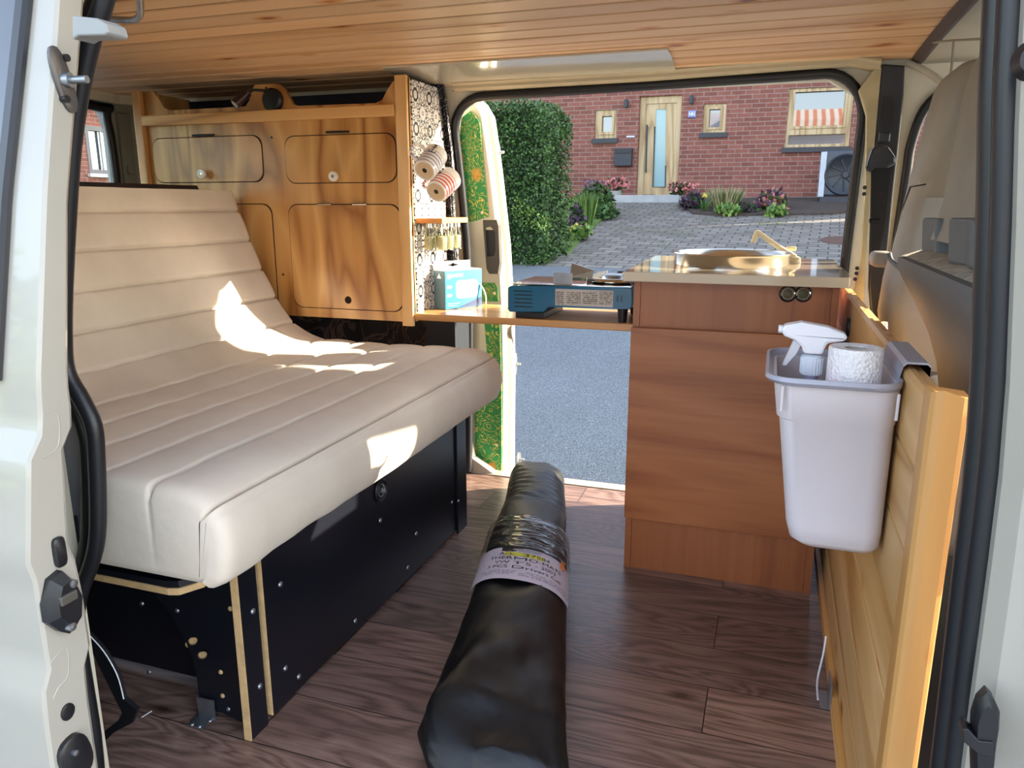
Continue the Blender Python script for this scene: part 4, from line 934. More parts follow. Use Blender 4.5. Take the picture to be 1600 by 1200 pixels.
m = MB(); m.box((XR, CY+.022, ZB+.02), (XR+.003, 2.43, 1.371)); m.build('tile_print', TILE, ep)
def cdoor(u0, v0, u1, v1, r, knob=None, hinge=None, hole=None, hm=BLACK_PL):
    a, b = z2(u0, v1), z2(u1, v0); cx, cz_ = (a.x+b.x)/2, (a.z+b.z)/2; hw, hh_ = (b.x-a.x)/2, (b.z-a.z)/2
    m = MB(); m.prism([(x, CY-.0006, z) for x, z in rrect(cx, cz_, hw+.0022, hh_+.0022, r, 6)], (0, .0004, 0)); 
    hl_ = []
    if hole: c = z2(*hole); hl_ = [[(c.x+.0125*math.cos(2*PI*k/16), CY-.0035, c.z+.0125*math.sin(2*PI*k/16)) for k in range(16)]]
    d = MB(); d.prism([(x, CY-.0035, z) for x, z in rrect(cx, cz_, hw-.0006, hh_-.0006, r, 6)], (0, .0025, 0), hl_); do = d.build('door', PINE_PLY, kc, bev=.0006)
    m.build('door_gap', plain('gap_dark', '1A1008', .9), do)
    if knob:
        c = z2(*knob); m = MB(); m.lathe([(.006, 0), (.006, .008), (.014, .012), (.0165, .019), (.0145, .026), (.006, .027), (.005, .024), (0, .024)], (c.x, CY-.0035, c.z), (0, -1, 0), 20); m.build('knob', PORCELAIN, do, smooth=50)
        m = MB(); m.lathe([(.0042, 0), (.0042, .001), (0, .0012)], (c.x, CY-.028, c.z), (0, -1, 0), 10); m.build('knob_screw', STEEL, do)
    for h in hinge or []:
        q0, q1 = z2(h[0], h[2]), z2(h[1], h[2]); m = MB(); m.tube([(q0.x, CY-.005, q0.z), (q1.x, CY-.005, q0.z)], .0035, 8); m.build('hinge', hm, do, smooth=50)
cdoor(128, 318, 594, 530, .035, (350, 492), [(292, 388, 320)])
cdoor(712, 308, 1194, 532, .035, (935, 503), [(888, 990, 306)])
cdoor(746, 628, 1214, 1082, .035, None, [(848, 912, 626), (1006, 1070, 626)], (985, 1053), STEEL)
cdoor(205, 626, 640, 1082, .035)
for u, v in ((641, 328), (693, 940), (617, 108)):
    c = z2(u, v); m = MB(); m.lathe([(0, 0), (.0042, 0), (.0042, .0008), (0, .0008)], (c.x, CY, c.z), (0, -1, 0), 10); m.build('screw_hole', BLACK_PL, kc)
# reading lamp on the hump
c = z2(651, 162); rl = thing('reading_lamp', 'black swivel reading lamp with round base on the top hump of the pine cabinet', 'lamp', (c.x, CY, c.z))
m = MB(); m.lathe([(0, 0), (.036, 0), (.036, .012), (.030, .018), (0, .02)], (c.x, CY, c.z), (0, -1, 0), 28); m.build('base', plain('navy_black', '12161F', .3), rl, smooth=40)
a = z2(560, 140); b = z2(545, 188); m = MB(); m.tube([(c.x-.015, CY-.02, c.z+.027), (c.x-.05, CY-.03, c.z+.029), (a.x+.015, CY-.035, a.z+.006)], .0045, 8); m.build('arm', BLACK_PL, rl, smooth=50)
m = MB(); A = Vector((a.x+.004, CY-.035, a.z+.005)); B = Vector((b.x-.004, CY-.07, b.z-.002)); m.tube([A, B], .0155, 14); m.build('lamp_head', plain('bronze_black', '3A3030', .35, .5), rl, smooth=40)
d = (B-A).normalized(); m = MB(); m.lathe([(0, 0), (.012, 0), (.012, .0015), (0, .0015)], B, d, 14); m.build('lens', plain('milky_lens', 'B8B4B0', .2), rl)
# mugs: built upright at the origin, then hung
def mug(mat, label, M4, r=.036, h=.092):
    t = thing('mug', label, 'mug', M4.translation, 'striped mugs hanging beside the pine cabinet')
    m = MB(); m.lathe([(0, .003), (r*.80, .003), (r*.84, 0), (r*.9, .0), (r*.97, .008), (r, .02), (r, h-.003), (r*.98, h), (r*.93, h-.002), (r*.92, .012), (0, .010)], (0, 0, 0), (0, 0, 1), 36)
    b = m.build('body', mat, smooth=45, origin=(0, 0, 0))
    m = MB(); m.tube(smoothpts([(r*.96, 0, h*.82), (r+.018, 0, h*.86), (r+.032, 0, h*.68), (r+.030, 0, h*.42), (r+.016, 0, h*.22), (r*.97, 0, h*.2)], 5), .0052, 10); hd = m.build('handle', mat, smooth=60, origin=(0, 0, 0))
    m = MB(); m.lathe([(r*.76, .0026), (r*.76, .0022), (0, .0022), (0, .0026)], (0, 0, 0), (0, 0, 1), 28); bs = m.build('foot_disc', plain('bare_clay', 'D8BC96', .6), origin=(0, 0, 0))
    m = MB(); m.lathe([(.0070, .0020), (.0076, .0016), (.0062, .0016), (.0056, .0020)], (0, 0, 0), (0, 0, 1), 16); m.box((-.003, -.0006, .0014), (.003, .0006, .002)); m.box((-.003, -.0026, .0014), (.003, -.0016, .002)); st_ = m.build('maker_stamp', INK, origin=(0, 0, 0))
    m = MB()                                       # anchor motif wrapped on the side
    def W(u, v, k=.0007): a_ = aa+u/r; return Vector(((r+k)*math.cos(a_), (r+k)*math.sin(a_), v))
    for aa in (-PI*.36, PI*.36, -PI*.72):
        for pts in ([(0, .048), (0, .080)], [(-.012, .056), (-.007, .049), (0, .047), (.007, .049), (.012, .056)], [(-.007, .074), (.007, .074)], [(0, .080), (.004, .084), (0, .088), (-.004, .084), (0, .080)]):
            m.tube([W(u, v) for u, v in pts], .0013, 5)
    an = m.build('anchor_motif', INK, origin=(0, 0, 0))
    for o in (b, hd, bs, st_, an): o.parent = t
    t.rotation_euler = M4.to_euler(); return t
def hang(base_px, top_px, Yb, Yt, roll):
    B = at(*base_px, 'y', Yb); T = at(*top_px, 'y', Yt); z = (T-B).normalized()
    hint = Vector((-.8, -.35, .7)) if roll == 0 else Vector((-.2, .9, .5)); x = (hint-z*hint.dot(z)).normalized(); y_ = z.cross(x)
    return Matrix(((x.x, y_.x, z.x, B.x), (x.y, y_.y, z.y, B.y), (x.z, y_.z, z.z, B.z), (0, 0, 0, 1)))
mug(MUGB, 'upper mug with grey and blue bands and anchors hanging beside the pine cabinet', hang((663, 267), (683, 240), 2.10, 2.18, 0))
mug(MUGR, 'lower mug with red bands and anchors hanging beside the pine cabinet', hang((681, 300), (704, 278), 2.13, 2.21, 1))
for yy, zz in ((2.27, 1.225), (2.31, 1.17)):
    m = MB(); m.tube(smoothpts([(XR+.003, yy, zz+.01), (XR+.02, yy, zz+.008), (XR+.024, yy, zz-.006), (XR+.014, yy, zz-.014), (XR+.008, yy, zz-.008)], 4), .0022, 6); o = m.build('cup_hook', STEEL, smooth=60)
    tag(o, 'small cup hook on the tiled cabinet end above the '+('upper blue mug' if zz > 1.2 else 'lower red mug'), 'hook', 'cup hooks on the cabinet end')
# spice shelf with jars hung below
SZ = .945
sh = thing('spice_shelf', 'small beech shelf on the tiled cabinet end above the product box', 'shelf', (-1.03, 2.3, SZ))
m = MB(); m.box((XR+.003, 2.20, SZ), (-.982, 2.41, SZ+.016), .001); m.build('board', wood('spice_shelf_beech', 'C07A3C', 'D8985A', 'E8B078', 'y', 7, .4, 0, None, .1, .3, 3), sh)
m = MB(); m.box((XR+.003, 2.44, SZ-.05), (XR+.012, 2.45, SZ)); m.build('bracket', STEEL, sh)
jn = 0
JARS = [(-1.045, 2.235, 'front jar of the wall side row'), (-1.045, 2.285, 'middle jar of the wall side row'), (-1.045, 2.335, 'rear jar of the wall side row'), (-1.004, 2.245, 'front jar of the outer row'), (-1.004, 2.30, 'middle jar of the outer row'), (-1.004, 2.36, 'rear jar of the outer row')]
SPICE = plain('yellow_spice', 'E2DCAE', .8, 0, .2, 40)
j0 = None
for x, y_, lb in JARS:
    if j0 is None:
        t = thing('spice_jar', '', 'jar', (x, y_, SZ-.085)); z = SZ-.001
        m = MB(); m.lathe([(.0155, z), (.0155, z-.012), (0, z-.012)][::-1]+[(.0155, z), (0, z)], (x, y_, 0), n=20); m.build('lid', STEEL, t, smooth=40)
        m = MB(); m.lathe([(.013, z-.012), (.013, z-.020), (.0185, z-.030), (.0185, z-.078), (.016, z-.084), (0, z-.084), (0, z-.081), (.0145, z-.081), (.0168, z-.076), (.0168, z-.031), (.0115, z-.020), (.0115, z-.012)], (x, y_, 0), n=24); m.build('glass', JARG, t, smooth=50)
        m = MB(); m.lathe([(0, z-.0805), (.0130, z-.0805), (.0150, z-.076), (.0150, z-.040), (0, z-.038)], (x, y_, 0), n=20); m.build('contents', SPICE, t, smooth=50)
        j0 = t
    else: t = copy_tree(j0); t.location = (x, y_, SZ-.085)
    t['label'] = 'glass spice jar hanging under the beech shelf, '+lb; t['group'] = 'spice jars under the small shelf'; t['category'] = 'jar'
# curtain bunched beside the opening
m = MB(); rings = []
for z in zr(.70, 1.385, 18):
    wdt = interp([(.70, .035), (1.0, .04), (1.385, .075)], z); x0 = interp([(.7, -1.068), (1.385, -1.125)], z)
    y0_ = min(2.455, fy(z)-.045)
    fr_ = [(x0+wdt*k/24, y0_+.012*math.sin(k*1.9+z*2), z) for k in range(25)]
    rings.append(fr_+[(x, y_+.006, z_) for x, y_, z_ in fr_[::-1]])
m.loft(rings); tag(m.build('curtain', CURT, smooth=60), 'dark navy curtain with white vine print bunched between tiled end panel and far opening', 'curtain')
m = MB(); m.tube([(-1.15, 2.44, 1.372), (-1.03, 2.44, 1.369)], .004, 8); tag(m.build('curtain_rail', STEEL, smooth=50), 'short metal curtain rail above the navy curtain', 'rail')
# dark cover on the wall below the cabinet, black box and lining beside the bed
m = MB(); rings = []
for z in zr(.36, .66, 8):
    fr_ = [(-2.1+.97*k/40, fy(z)-.035+.008*math.sin(k*.9), z) for k in range(41)]; rings.append(fr_+[(x, y_+.005, z_) for x, y_, z_ in fr_[::-1]])
m.loft(rings); tag(m.build('wall_cloth', BLANKET, smooth=60), 'dark damask cloth on the wall below the pine cabinet behind the mattress', 'cloth')
m = MB(); m.box((-1.145, 2.40, .30), (-1.03, 2.53, .655), .004); tag(m.build('black_box', plain('slate_box', '20242C', .45)), 'slate black box below the shelf between mattress and far opening', 'box')

# ---- long shelf board
SHZ = .665
m = MB(); m.box((XR+.004, 2.165, SHZ-.022), (-.338, 2.46, SHZ), .003); shf = m.build('shelf_board', SHELF_W); tag(shf, 'long beech shelf board spanning from the pine cabinet to the kitchen unit', 'shelf')
# product box
A = at(696, 484, 'z', SHZ+.001); B = at(753, 477.5, 'z', SHZ+.001); ex_ = (B-A); Lx = ex_.length; exn = ex_.normalized(); back = Vector((-exn.y, exn.x, 0)); 
Cc = at(684, 480, 'z', SHZ+.001); dp = max(.03, (Cc-A).dot(back)) if (Cc-A).dot(back) > 0 else .04; dp = min(dp, .06); Hh = (at(696, 424, 'y', A.y).z-A.z)
pb = thing('product_box', 'light blue cardboard box with white hang tab standing on the beech shelf', 'box', A)
PBL = plain('box_light_blue', '3A8ABA', .35, 0, .04, 5); PBD = plain('box_navy', '1D3560', .35, 0, .04); PBW = plain('box_white', 'F4F4F2', .4, 0, .02); PBG = plain('box_slate', '5A7480', .4, 0, .05)
m = MB(); m.obox(A, exn*Lx, back*dp, Vector((0, 0, Hh))); m.build('carton', PBG, pb)
def F(u, v, k=.0006): return A+exn*(u*Lx)+Vector((0, 0, v*Hh))-back*k
m = MB(); m.prism([F(.005, .01, .0004), F(.995, .01, .0004), F(.995, .995, .0004), F(.005, .995, .0004)], -back*.0004); m.build('front_print', PBL, pb)
m = MB(); m.prism([F(.33, .02, .001), F(.99, .02, .001), F(.99, .26, .001)], -back*.0003); m.build('corner_print', PBD, pb)
m = MB(); m.prism([F(0, 1, 0)+Vector((0, 0, .0002)), F(1, 1, 0)+Vector((0, 0, .0002)), F(1, 1, 0)+back*dp+Vector((0, 0, .0002)), F(0, 1, 0)+back*dp+Vector((0, 0, .0002))], (0, 0, .0008)); m.build('top_flap', PBW, pb)
tb = A+back*(dp-.001); 
tabp = [tb+exn*(u*Lx)+Vector((0, 0, Hh+v)) for u, v in ((0, 0), (.98, 0), (.98, .027), (0, .027))]; hol = [tb+exn*(u*Lx)+Vector((0, 0, Hh+v)) for u, v in ((.38, .012), (.46, .010), (.52, .007), (.58, .010), (.68, .012), (.68, .016), (.58, .017), (.52, .021), (.46, .017), (.38, .016))]
m = MB(); m.prism(tabp, back*.001, [hol]); m.build('hang_tab', PBW, pb)
m = MB(); m.prism([F(x, z, .001) for x, z in rrect(.58, .50, .29, .235, .09, 5)], -back*.0004); m.build('device_picture', PBW, pb)
for cy, hh_ in ((.58, .04), (.36, .04)):
    m = MB(); m.prism([F(x, z, .001) for x, z in rrect(.11, cy, .065, hh_, .03, 4)], -back*.0004); m.build('icon', PBW, pb)
m = MB(); m.prism([F(x, z, .001) for x, z in rrect(.10, .855, .045, .06, .03, 4)], -back*.0004); m.build('emblem', PBW, pb)
text_obj('brand_text', 'UMITEC', .015, PBW, lambda u, v: F(.16+u/Lx, .83+v/Hh, .0012), pb, align='LEFT')
text_obj('small_text', 'Kohlenmonoxidmelder', .0052, PBW, lambda u, v: F(.07+u/Lx, .13+v/Hh, .0012), pb, align='LEFT')
text_obj('small_text', 'Carbon Monoxide Alarm', .0038, PBW, lambda u, v: F(.07+u/Lx, .075+v/Hh, .0012), pb, align='LEFT')
m = MB(); S2 = A-exn*.0005; q = lambda a, b: S2+back*(a*dp)+Vector((0, 0, b*Hh))
m.prism([q(.3, .80), q(.7, .80), q(.5, .93)], -exn*.0004); m.build('warning_triangle', PBW, pb)
# thin white cable behind the box
m = MB(); a = at(753, 450, 'y', 2.42); m.tube(smoothpts([(a.x-.01, 2.40, SHZ+.085), (a.x+.012, 2.40, SHZ+.06), (a.x+.022, 2.40, SHZ+.03), (a.x+.02, 2.40, SHZ+.004)], 4), .0025, 6); tag(m.build('cable', CREAM_PL, smooth=60), 'thin cream cable rising from the shelf behind the blue product box', 'cable')

# ---- camping stove
SX0, SX1, SY0, SY1 = -.757, -.372, 2.175, 2.42
cs = thing('camping_stove', 'petrol blue portable gas stove with chrome top on the beech shelf', 'camping stove', (-.565, 2.3, SHZ))
Z3 = lambda u, v: at(785+u/7.44, 410+v/7.44, 'y', SY0)
pf = [(60, 300), (75, 280), (105, 270), (800, 276), (1480, 290), (1508, 310), (1514, 340), (1514, 500), (1500, 530), (1470, 545), (545, 520), (520, 535), (490, 572), (470, 582), (80, 575), (60, 545)]
P2 = [Z3(u, v) for u, v in pf]
m = MB(); m.prism(P2, (0, SY1-SY0, 0)); body = m.build('body', STOVE_B, cs, bev=.003)
for i in range(5):
    m = MB(); a, b = Z3(130+ (8*i % 20), 330+45*i), Z3(350, 330+45*i); m.box((a.x, SY0-.001, a.z-.0016), (b.x, SY0+.001, a.z+.0016)); m.build('vent_slot', BLACK_PL, body)
for u in (1338, 1384):
    m = MB(); a, b = Z3(u-7, 460), Z3(u+7, 385); m.box((a.x, SY0-.001, a.z), (b.x, SY0+.001, b.z)); m.build('vent_slot', BLACK_PL, body)
a, b = Z3(614, 496), Z3(1290, 330); m = MB(); m.box((a.x, SY0-.0012, a.z), (b.x, SY0+.0, b.z)); lb = m.build('instruction_label', plain('label_grey', 'C2BFBA', .4), body)
for k in range(4):
    u0 = [622, 745, 930, 1125][k]; u1 = [715, 915, 1110, 1280][k]; a, b = Z3(u0, 486), Z3(u1, 342); m = MB(); m.box((a.x, SY0-.0018, a.z), (b.x, SY0-.0012, b.z)); m.build('print_block', STICK, lb)
zt = P2[3].z
m = MB(); m.box((P2[0].x+.012, SY0+.004, zt), (P2[7].x-.008, SY1-.004, zt+.003), .001)
for k in range(9): m.tube([(P2[0].x+.02+.012*k, SY0+.01, zt+.003), (P2[0].x+.02+.012*k, SY1-.01, zt+.003)], .002, 6)
m.build('top_plate', CHROME, cs, smooth=30)
bx, by = -.455, 2.30
m = MB(); m.lathe([(.075, zt+.003), (.088, zt+.012), (.092, zt+.020), (.088, zt+.021), (.06, zt+.006), (0, zt+.006)], (bx, by, 0), n=32); m.build('drip_pan', CHROME, cs, smooth=50)
m = MB(); m.lathe([(.02, zt+.004), (.03, zt+.018), (.034, zt+.026), (.03, zt+.029), (0, zt+.03)], (bx, by, 0), n=24); m.build('burner', ZINC, cs, smooth=50)
for k in range(4):
    a = PI/4+PI/2*k; d = Vector((math.cos(a), math.sin(a), 0)); p = Vector((bx, by, zt)); t_ = Vector((-d.y, d.x, 0))*.0012
    m = MB(); m.prism([p+d*.10+t_, p+d*.10+t_+Vector((0, 0, .028)), p+d*.04+t_+Vector((0, 0, .036)), p+d*.04+t_+Vector((0, 0, .029)), p+d*.085+t_+Vector((0, 0, .006)), p+d*.085+t_], -t_*2); m.build('pan_support', ZINC, cs)
a = Z3(560, 270); m = MB(); m.prism([(a.x, SY0+.03, zt), (a.x+.058, SY0+.03, zt), (a.x+.058, SY0+.03, zt+.035), (a.x, SY0+.03, zt+.037)], (0, .002, 0)); m.build('wind_guard', ZINC, cs)
a = Z3(736, 150); m = MB(); m.prism([(a.x, SY0+.045, zt+.022), (a.x+.07, SY0+.045, zt+.02), (a.x+.07, SY0+.07, zt+.042), (a.x, SY0+.07, zt+.062)], (0, .002, .001)); m.build('wind_guard', ZINC, cs)
m = MB(); a = Z3(1200, 130); m.box((a.x, SY1-.08, zt+.02), (a.x+.035, SY1-.05, zt+.034), .005); m.build('knob', BLACK_PL, cs)
a = Z3(1385, 545)
for x, y_ in ((a.x, SY0+.02), (a.x, SY1-.03)):
    m = MB(); m.lathe([(.0, SHZ), (.012, SHZ), (.016, P2[9].z), (0, P2[9].z)], (x, y_, 0), n=14); m.build('foot', BLACK_PL, cs, smooth=40)
a, b = Z3(140, 600), Z3(470, 580); m = MB(); m.box((a.x, SY0+.01, SHZ), (b.x, SY1-.01, P2[14].z+.001), .002); m.build('foot', BLACK_PL, cs)

# ---- kitchen unit
KX0, KX1, KY0, KY1 = -.338, .157, 1.97, 2.46
ku = thing('kitchen_unit', 'cherry veneered kitchen unit with a fold down front flap beside the far opening', 'cabinet', (-.09, 2.2, 0))
m = MB(); m.box((KX0, KY0, 0), (KX0+.017, KY1, .813)); m.build('side_panel', CHERRY_V, ku)
m = MB(); m.box((KX1-.017, KY0, 0), (KX1, KY1, .813)); m.build('side_panel', CHERRY_V, ku)
m = MB(); m.box((KX0+.017, KY1-.015, 0), (KX1-.017, KY1, .813)); m.build('back_panel', CHERRY_V, ku)
m = MB(); m.box((KX0+.0175, KY0+.004, .60), (KX1-.0175, KY0+.02, .813)); tf = m.build('top_fascia', CHERRY_V, ku)
m = MB(); m.box((KX0+.0175, KY0+.004, .0), (KX1-.0175, KY0+.02, .20)); m.build('plinth_panel', CHERRY_V, ku)
m = MB(); m.box((KX0+.0175, KY0+.004, .20), (KX1-.0175, KY0+.02, .60)); m.build('inner_front', CHERRY_V, ku)
m = MB(); m.box((KX0-.001, KY0-.020, .158), (KX1-.002, KY0-.001, .690), .001); m.build('front_flap', CHERRY_H, ku)
for x, y_ in ((1231, 459), (1255, 459)):
    c = at(x, y_, 'y', KY0+.004); m = MB(); m.lathe([(.0, 0), (.0205, 0), (.0205, .003), (.0175, .005), (.0165, .002), (.0, .002)], c, (0, -1, 0), 24); s_ = m.build('socket', BLACK_PL, ku, smooth=35)
    m = MB(); m.lathe([(.0145, .002), (.0165, .0045), (.0150, .0055), (.0135, .003)], c, (0, -1, 0), 24); m.build('socket_ring', CHROME, s_, smooth=50)
    m = MB(); m.lathe([(.0, .0028), (.0125, .0028), (.011, .004), (0, .0045)], c, (0, -1, 0), 20); m.build('socket_lid', plain('olive_cap', '4A442A', .5), s_, smooth=50)
wt = thing('worktop', 'glossy beige worktop lying on the cherry veneered kitchen unit', 'worktop', (-.09, 2.2, .813))
CT = [(-.356, 1.905), (.170, 1.905), (.176, 1.93), (.176, 2.56), (-.372, 2.56)]
m = MB(); m.prism([(x, y_, .8135) for x, y_ in CT], (0, 0, .0245)); m.build('slab', CTOP, wt, bev=.0015)
cx, cy_, R_ = -.112, 2.22, .158; z = .838
sk = thing('sink_bowl', 'round stainless steel sink bowl standing proud on the beige worktop', 'sink', (cx, cy_, z))
m = MB(); m.lathe([(R_-.006, z+.0005), (R_-.002, z+.028), (R_+.003, z+.033), (R_+.001, z+.036), (R_-.006, z+.034), (R_-.012, z+.02), (R_-.03, z+.008), (.03, z+.004), (0, z+.003)], (cx, cy_, 0), n=64); m.build('bowl', STEEL, sk, smooth=60)
m = MB(); m.lathe([(.022, z+.0045), (.022, z+.007), (.012, z+.006), (0, z+.005)], (cx, cy_, 0), n=24); m.build('drain', CHROME, sk, smooth=50)
B = at(1243, 404, 'z', z+.012); T = at(1184, 364, 'y', B.y+.01); E_ = at(1177, 379, 'y', B.y+.01)
fc = thing('folding_tap', 'cream plastic folding tap beside the round sink on the worktop', 'tap', (B.x, B.y, z))
m = MB(); m.lathe([(0, z+.0003), (.020, z+.0003), (.018, z+.014), (.012, z+.018), (0, z+.018)], (B.x-.004, B.y, 0), n=20); m.build('tap_base', CREAM_PL, fc, smooth=50)
m = MB(); m.tube(smoothpts([B+Vector((0, 0, .004)), B.lerp(T, .5), T+Vector((.004, 0, -.001)), T+Vector((-.004, 0, -.002)), E_], 4), .0075, 12); m.build('spout', CREAM_PL, fc, smooth=50)
a, b = at(1228, 386, 'y', B.y+.02), at(1244, 392, 'y', B.y+.02); m = MB(); m.box((a.x, B.y+.012, b.z), (b.x, B.y+.03, a.z+.002), .003); m.build('lever', CREAM_PL, fc)

# ---- boarded partition behind the cab seats, with post
pt = thing('wooden_partition', 'pine board partition running between the kitchen unit and the near door pillar', 'partition', (.20, 1.6, 0))
m = MB(); z = .0; k = 0
while z < .765:
    z1 = min(z+.112, .772); m.loft([[(.190+.007, yy, z), (.190, yy, z+.004), (.190, yy, z1-.004), (.190+.007, yy, z1), (.204, yy, z1), (.204, yy, z)] for yy in (.93, 2.43)]); z = z1
m.build('boards', PINE_PANEL, pt)
m = MB(); m.box((.2042, .93, .0), (.218, 2.43, .768), .001); m.build('backing_board', PINE_EDGE, pt)
m = MB(); m.box((.178, .93, .0), (.1895, 2.43, .030)); m.build('base_batten', wood('base_batten', 'B07C40', 'D2A05C', 'E0B472', 'y', 8, .45, 0, None, .1, .3, 4), pt)
A = at(1465, 590, 'y', .915); B = at(1513, 600, 'y', .915)
m = MB(); sec = [(0, .918), (.004, .913), (.012, .911), (.032, .911), (.037, .914), (.040, .925), (.040, .955), (0, .955)]
m.loft([[(A.x-.004+u, v, zz+(.004*math.sin(u*120) if zz > .5 else 0)) for u, v in sec] for zz in (0.0, .799)])
m.build('post', PINE_POST, pt)
m = MB(); c = at(1327, 511, 'x', .1895); pts = [(c.y+.020*math.cos(2*PI*k/20), c.z+.024*math.sin(2*PI*k/20)) for k in range(20)]
m.loft([[(.1895, a, b) for a, b in pts], [(.184, a, b) for a, b in pts], [(.183, c.y+(a-c.y)*.8, c.z+(b-c.z)*.8) for a, b in pts]]); m.build('flush_pull', BLACK_PL, pt, smooth=40)
ab2 = thing('angle_bracket', 'galvanised angle bracket on the floor at the foot of the pine partition', 'bracket', (.15, 1.45, 0))
q = at(1300, 1060, 'x', .178); m = MB(); m.box((.158, q.y-.03, .001), (.178, q.y+.03, .004)); m.build('foot_plate', ZINC, ab2)
m = MB(); m.box((.1745, q.y-.03, .004), (.1775, q.y+.03, .055)); m.build('upright_plate', ZINC, ab2)
m = MB(); m.tube(smoothpts([(.170, 1.62, .085), (.166, 1.60, .05), (.156, 1.56, .012), (.155, 1.50, .006)], 4), .002, 6); tag(m.build('white_cable', WHITE_PL, smooth=60), 'thin white cable lying at the foot of the pine partition', 'cable')
# small bottle leaning behind the partition and worn belt buckle
q = at(1381, 512, 'x', .232); bt = thing('small_bottle', 'small bottle with white and red cap standing behind the top edge of the pine partition', 'bottle', (q.x, q.y, q.z-.07))
m = MB(); m.lathe([(0, q.z-.07), (.015, q.z-.07), (.015, q.z-.02), (.008, q.z-.012), (0, q.z-.012)], (q.x, q.y, 0), n=16); m.build('body', BLACK_PL, bt, smooth=40)
m = MB(); m.lathe([(0, q.z-.012), (.008, q.z-.012), (.008, q.z-.002), (0, q.z-.002)], (q.x, q.y, 0), n=12); m.build('red_band', plain('red_plastic', 'B8302C', .4), bt, smooth=40)
m = MB(); m.lathe([(0, q.z-.002), (.0075, q.z-.002), (.006, q.z+.012), (0, q.z+.013)], (q.x, q.y, 0), n=12); m.build('cap', WHITE_PL, bt, smooth=40)

# ---- waste bin hooked on the partition
bn = thing('hanging_bin', 'lilac grey plastic bin hooked over the top edge of the pine partition', 'bin', (.10, 1.25, .50))
BX = .1; 
def brow(z, x0, x1, y0, y1, r): return [(x, y_, z) for x, y_ in rrect((x0+x1)/2, (y0+y1)/2, (x1-x0)/2, (y1-y0)/2, r, 6)]
m = MB()
m.loft([brow(.484, .085, .172, 1.19, 1.34, .02), brow(.486, .068, .181, 1.172, 1.352, .026), brow(.496, .056, .1845, 1.163, 1.36, .026), brow(.52, .049, .1855, 1.158, 1.364, .028), brow(.69, .026, .184, 1.148, 1.372, .03), brow(.692, .022, .185, 1.146, 1.374, .032), brow(.748, .014, .186, 1.142, 1.378, .034),
        brow(.748, .018, .182, 1.146, 1.374, .032), brow(.70, .026, .180, 1.152, 1.368, .03), brow(.52, .054, .180, 1.164, 1.358, .028), brow(.490, .07, .174, 1.18, 1.345, .02)])
m.build('body', BIN_PL, bn, smooth=45)
m = MB(); z = .744
m.loft([brow(z, .015, .186, 1.141, 1.379, .034), brow(z+.003, .005, .187, 1.132, 1.387, .042), brow(z+.008, .001, .188, 1.128, 1.391, .044), brow(z+.014, .002, .188, 1.130, 1.389, .043), brow(z+.014, .006, .185, 1.134, 1.385, .040), brow(z+.005, .010, .184, 1.138, 1.381, .038), brow(z+.003, .017, .183, 1.145, 1.375, .033), brow(z, .017, .183, 1.145, 1.375, .033)], cap=False)
m.build('rim', BIN_RIM, bn, smooth=50)
m = MB(); m.loft([[(x, y_, zz) for y_ in (1.18, 1.36)] + [(x, y_, zz-.003) for y_ in (1.36, 1.18)] for x, zz in ((.184, .762), (.187, .778), (.192, .783), (.218, .783), (.2225, .779), (.2225, .72))])
m.build('hook_flap', BIN_RIM, bn)
for x, yy in ((.027, 1.143), (.180, 1.143)):
    m = MB(); m.box((x-.002, yy-.003, .705), (x+.002, yy+.001, .744), .001); m.build('moulded_rib', BIN_PL, bn)
# paper roll
c = at(1333, 545, 'z', .79); rx, ry = .128, 1.225
rl_ = thing('paper_roll', 'white embossed paper roll standing in the hanging bin', 'paper roll', (rx, ry, .70))
PAPER = NT('embossed_paper', .95); PAPER.base(PAPER.ramp(PAPER.noise(PAPER.co(), 8), [(.3, 'E8E8EE'), (.7, 'F2F2F4')])); vv = PAPER.n('TexVoronoi', {'Vector': PAPER.co(), 'Scale': 190.0}).outputs[0]; PAPER.bump(vv, .8, .003); PAPER = PAPER.m
m = MB(); zb, zt_ = .64, .793; m.lathe([(.0165, zb), (.037, zb), (.0385, zb+.003), (.0385, zt_-.003), (.037, zt_), (.0165, zt_-.001), (.0165, zb)], (rx, ry, 0), n=40); m.build('paper', PAPER, rl_, smooth=40)
m = MB(); m.lathe([(.0160, zb), (.0165, zb), (.0165, zt_-.002), (.0155, zt_-.002), (.0155, zb+.001)], (rx, ry, 0), n=28); m.build('card_tube', plain('grey_card', 'A8A49C', .9), rl_, smooth=40)
# spray bottle
sx, sy = .070, 1.27
sp_ = thing('spray_bottle', 'white trigger spray bottle standing in the hanging bin', 'spray bottle', (sx, sy, .58))
m = MB(); m.lathe([(0, .58), (.030, .58), (.033, .60), (.033, .68), (.012, .725), (.0115, .742), (0, .742)], (sx, sy, 0), n=28); m.build('flask', plain('pale_violet_flask', 'B0AEC8', .3, 0, .03, 4, Transmission_Weight=.3), sp_, smooth=50)
m = MB()
for k in range(24):
    a = 2*PI*k/24; m.box((sx+.0165*math.cos(a)-.001, sy+.0165*math.sin(a)-.001, .740), (sx+.0165*math.cos(a)+.001, sy+.0165*math.sin(a)+.001, .765))
m.lathe([(0, .738), (.0165, .738), (.0165, .768), (.012, .770), (0, .770)], (sx, sy, 0), n=28); m.build('collar', plain('icy_plastic', 'D5DEE8', .35), sp_, smooth=30)
z0 = .772
m = MB(); hy = .013
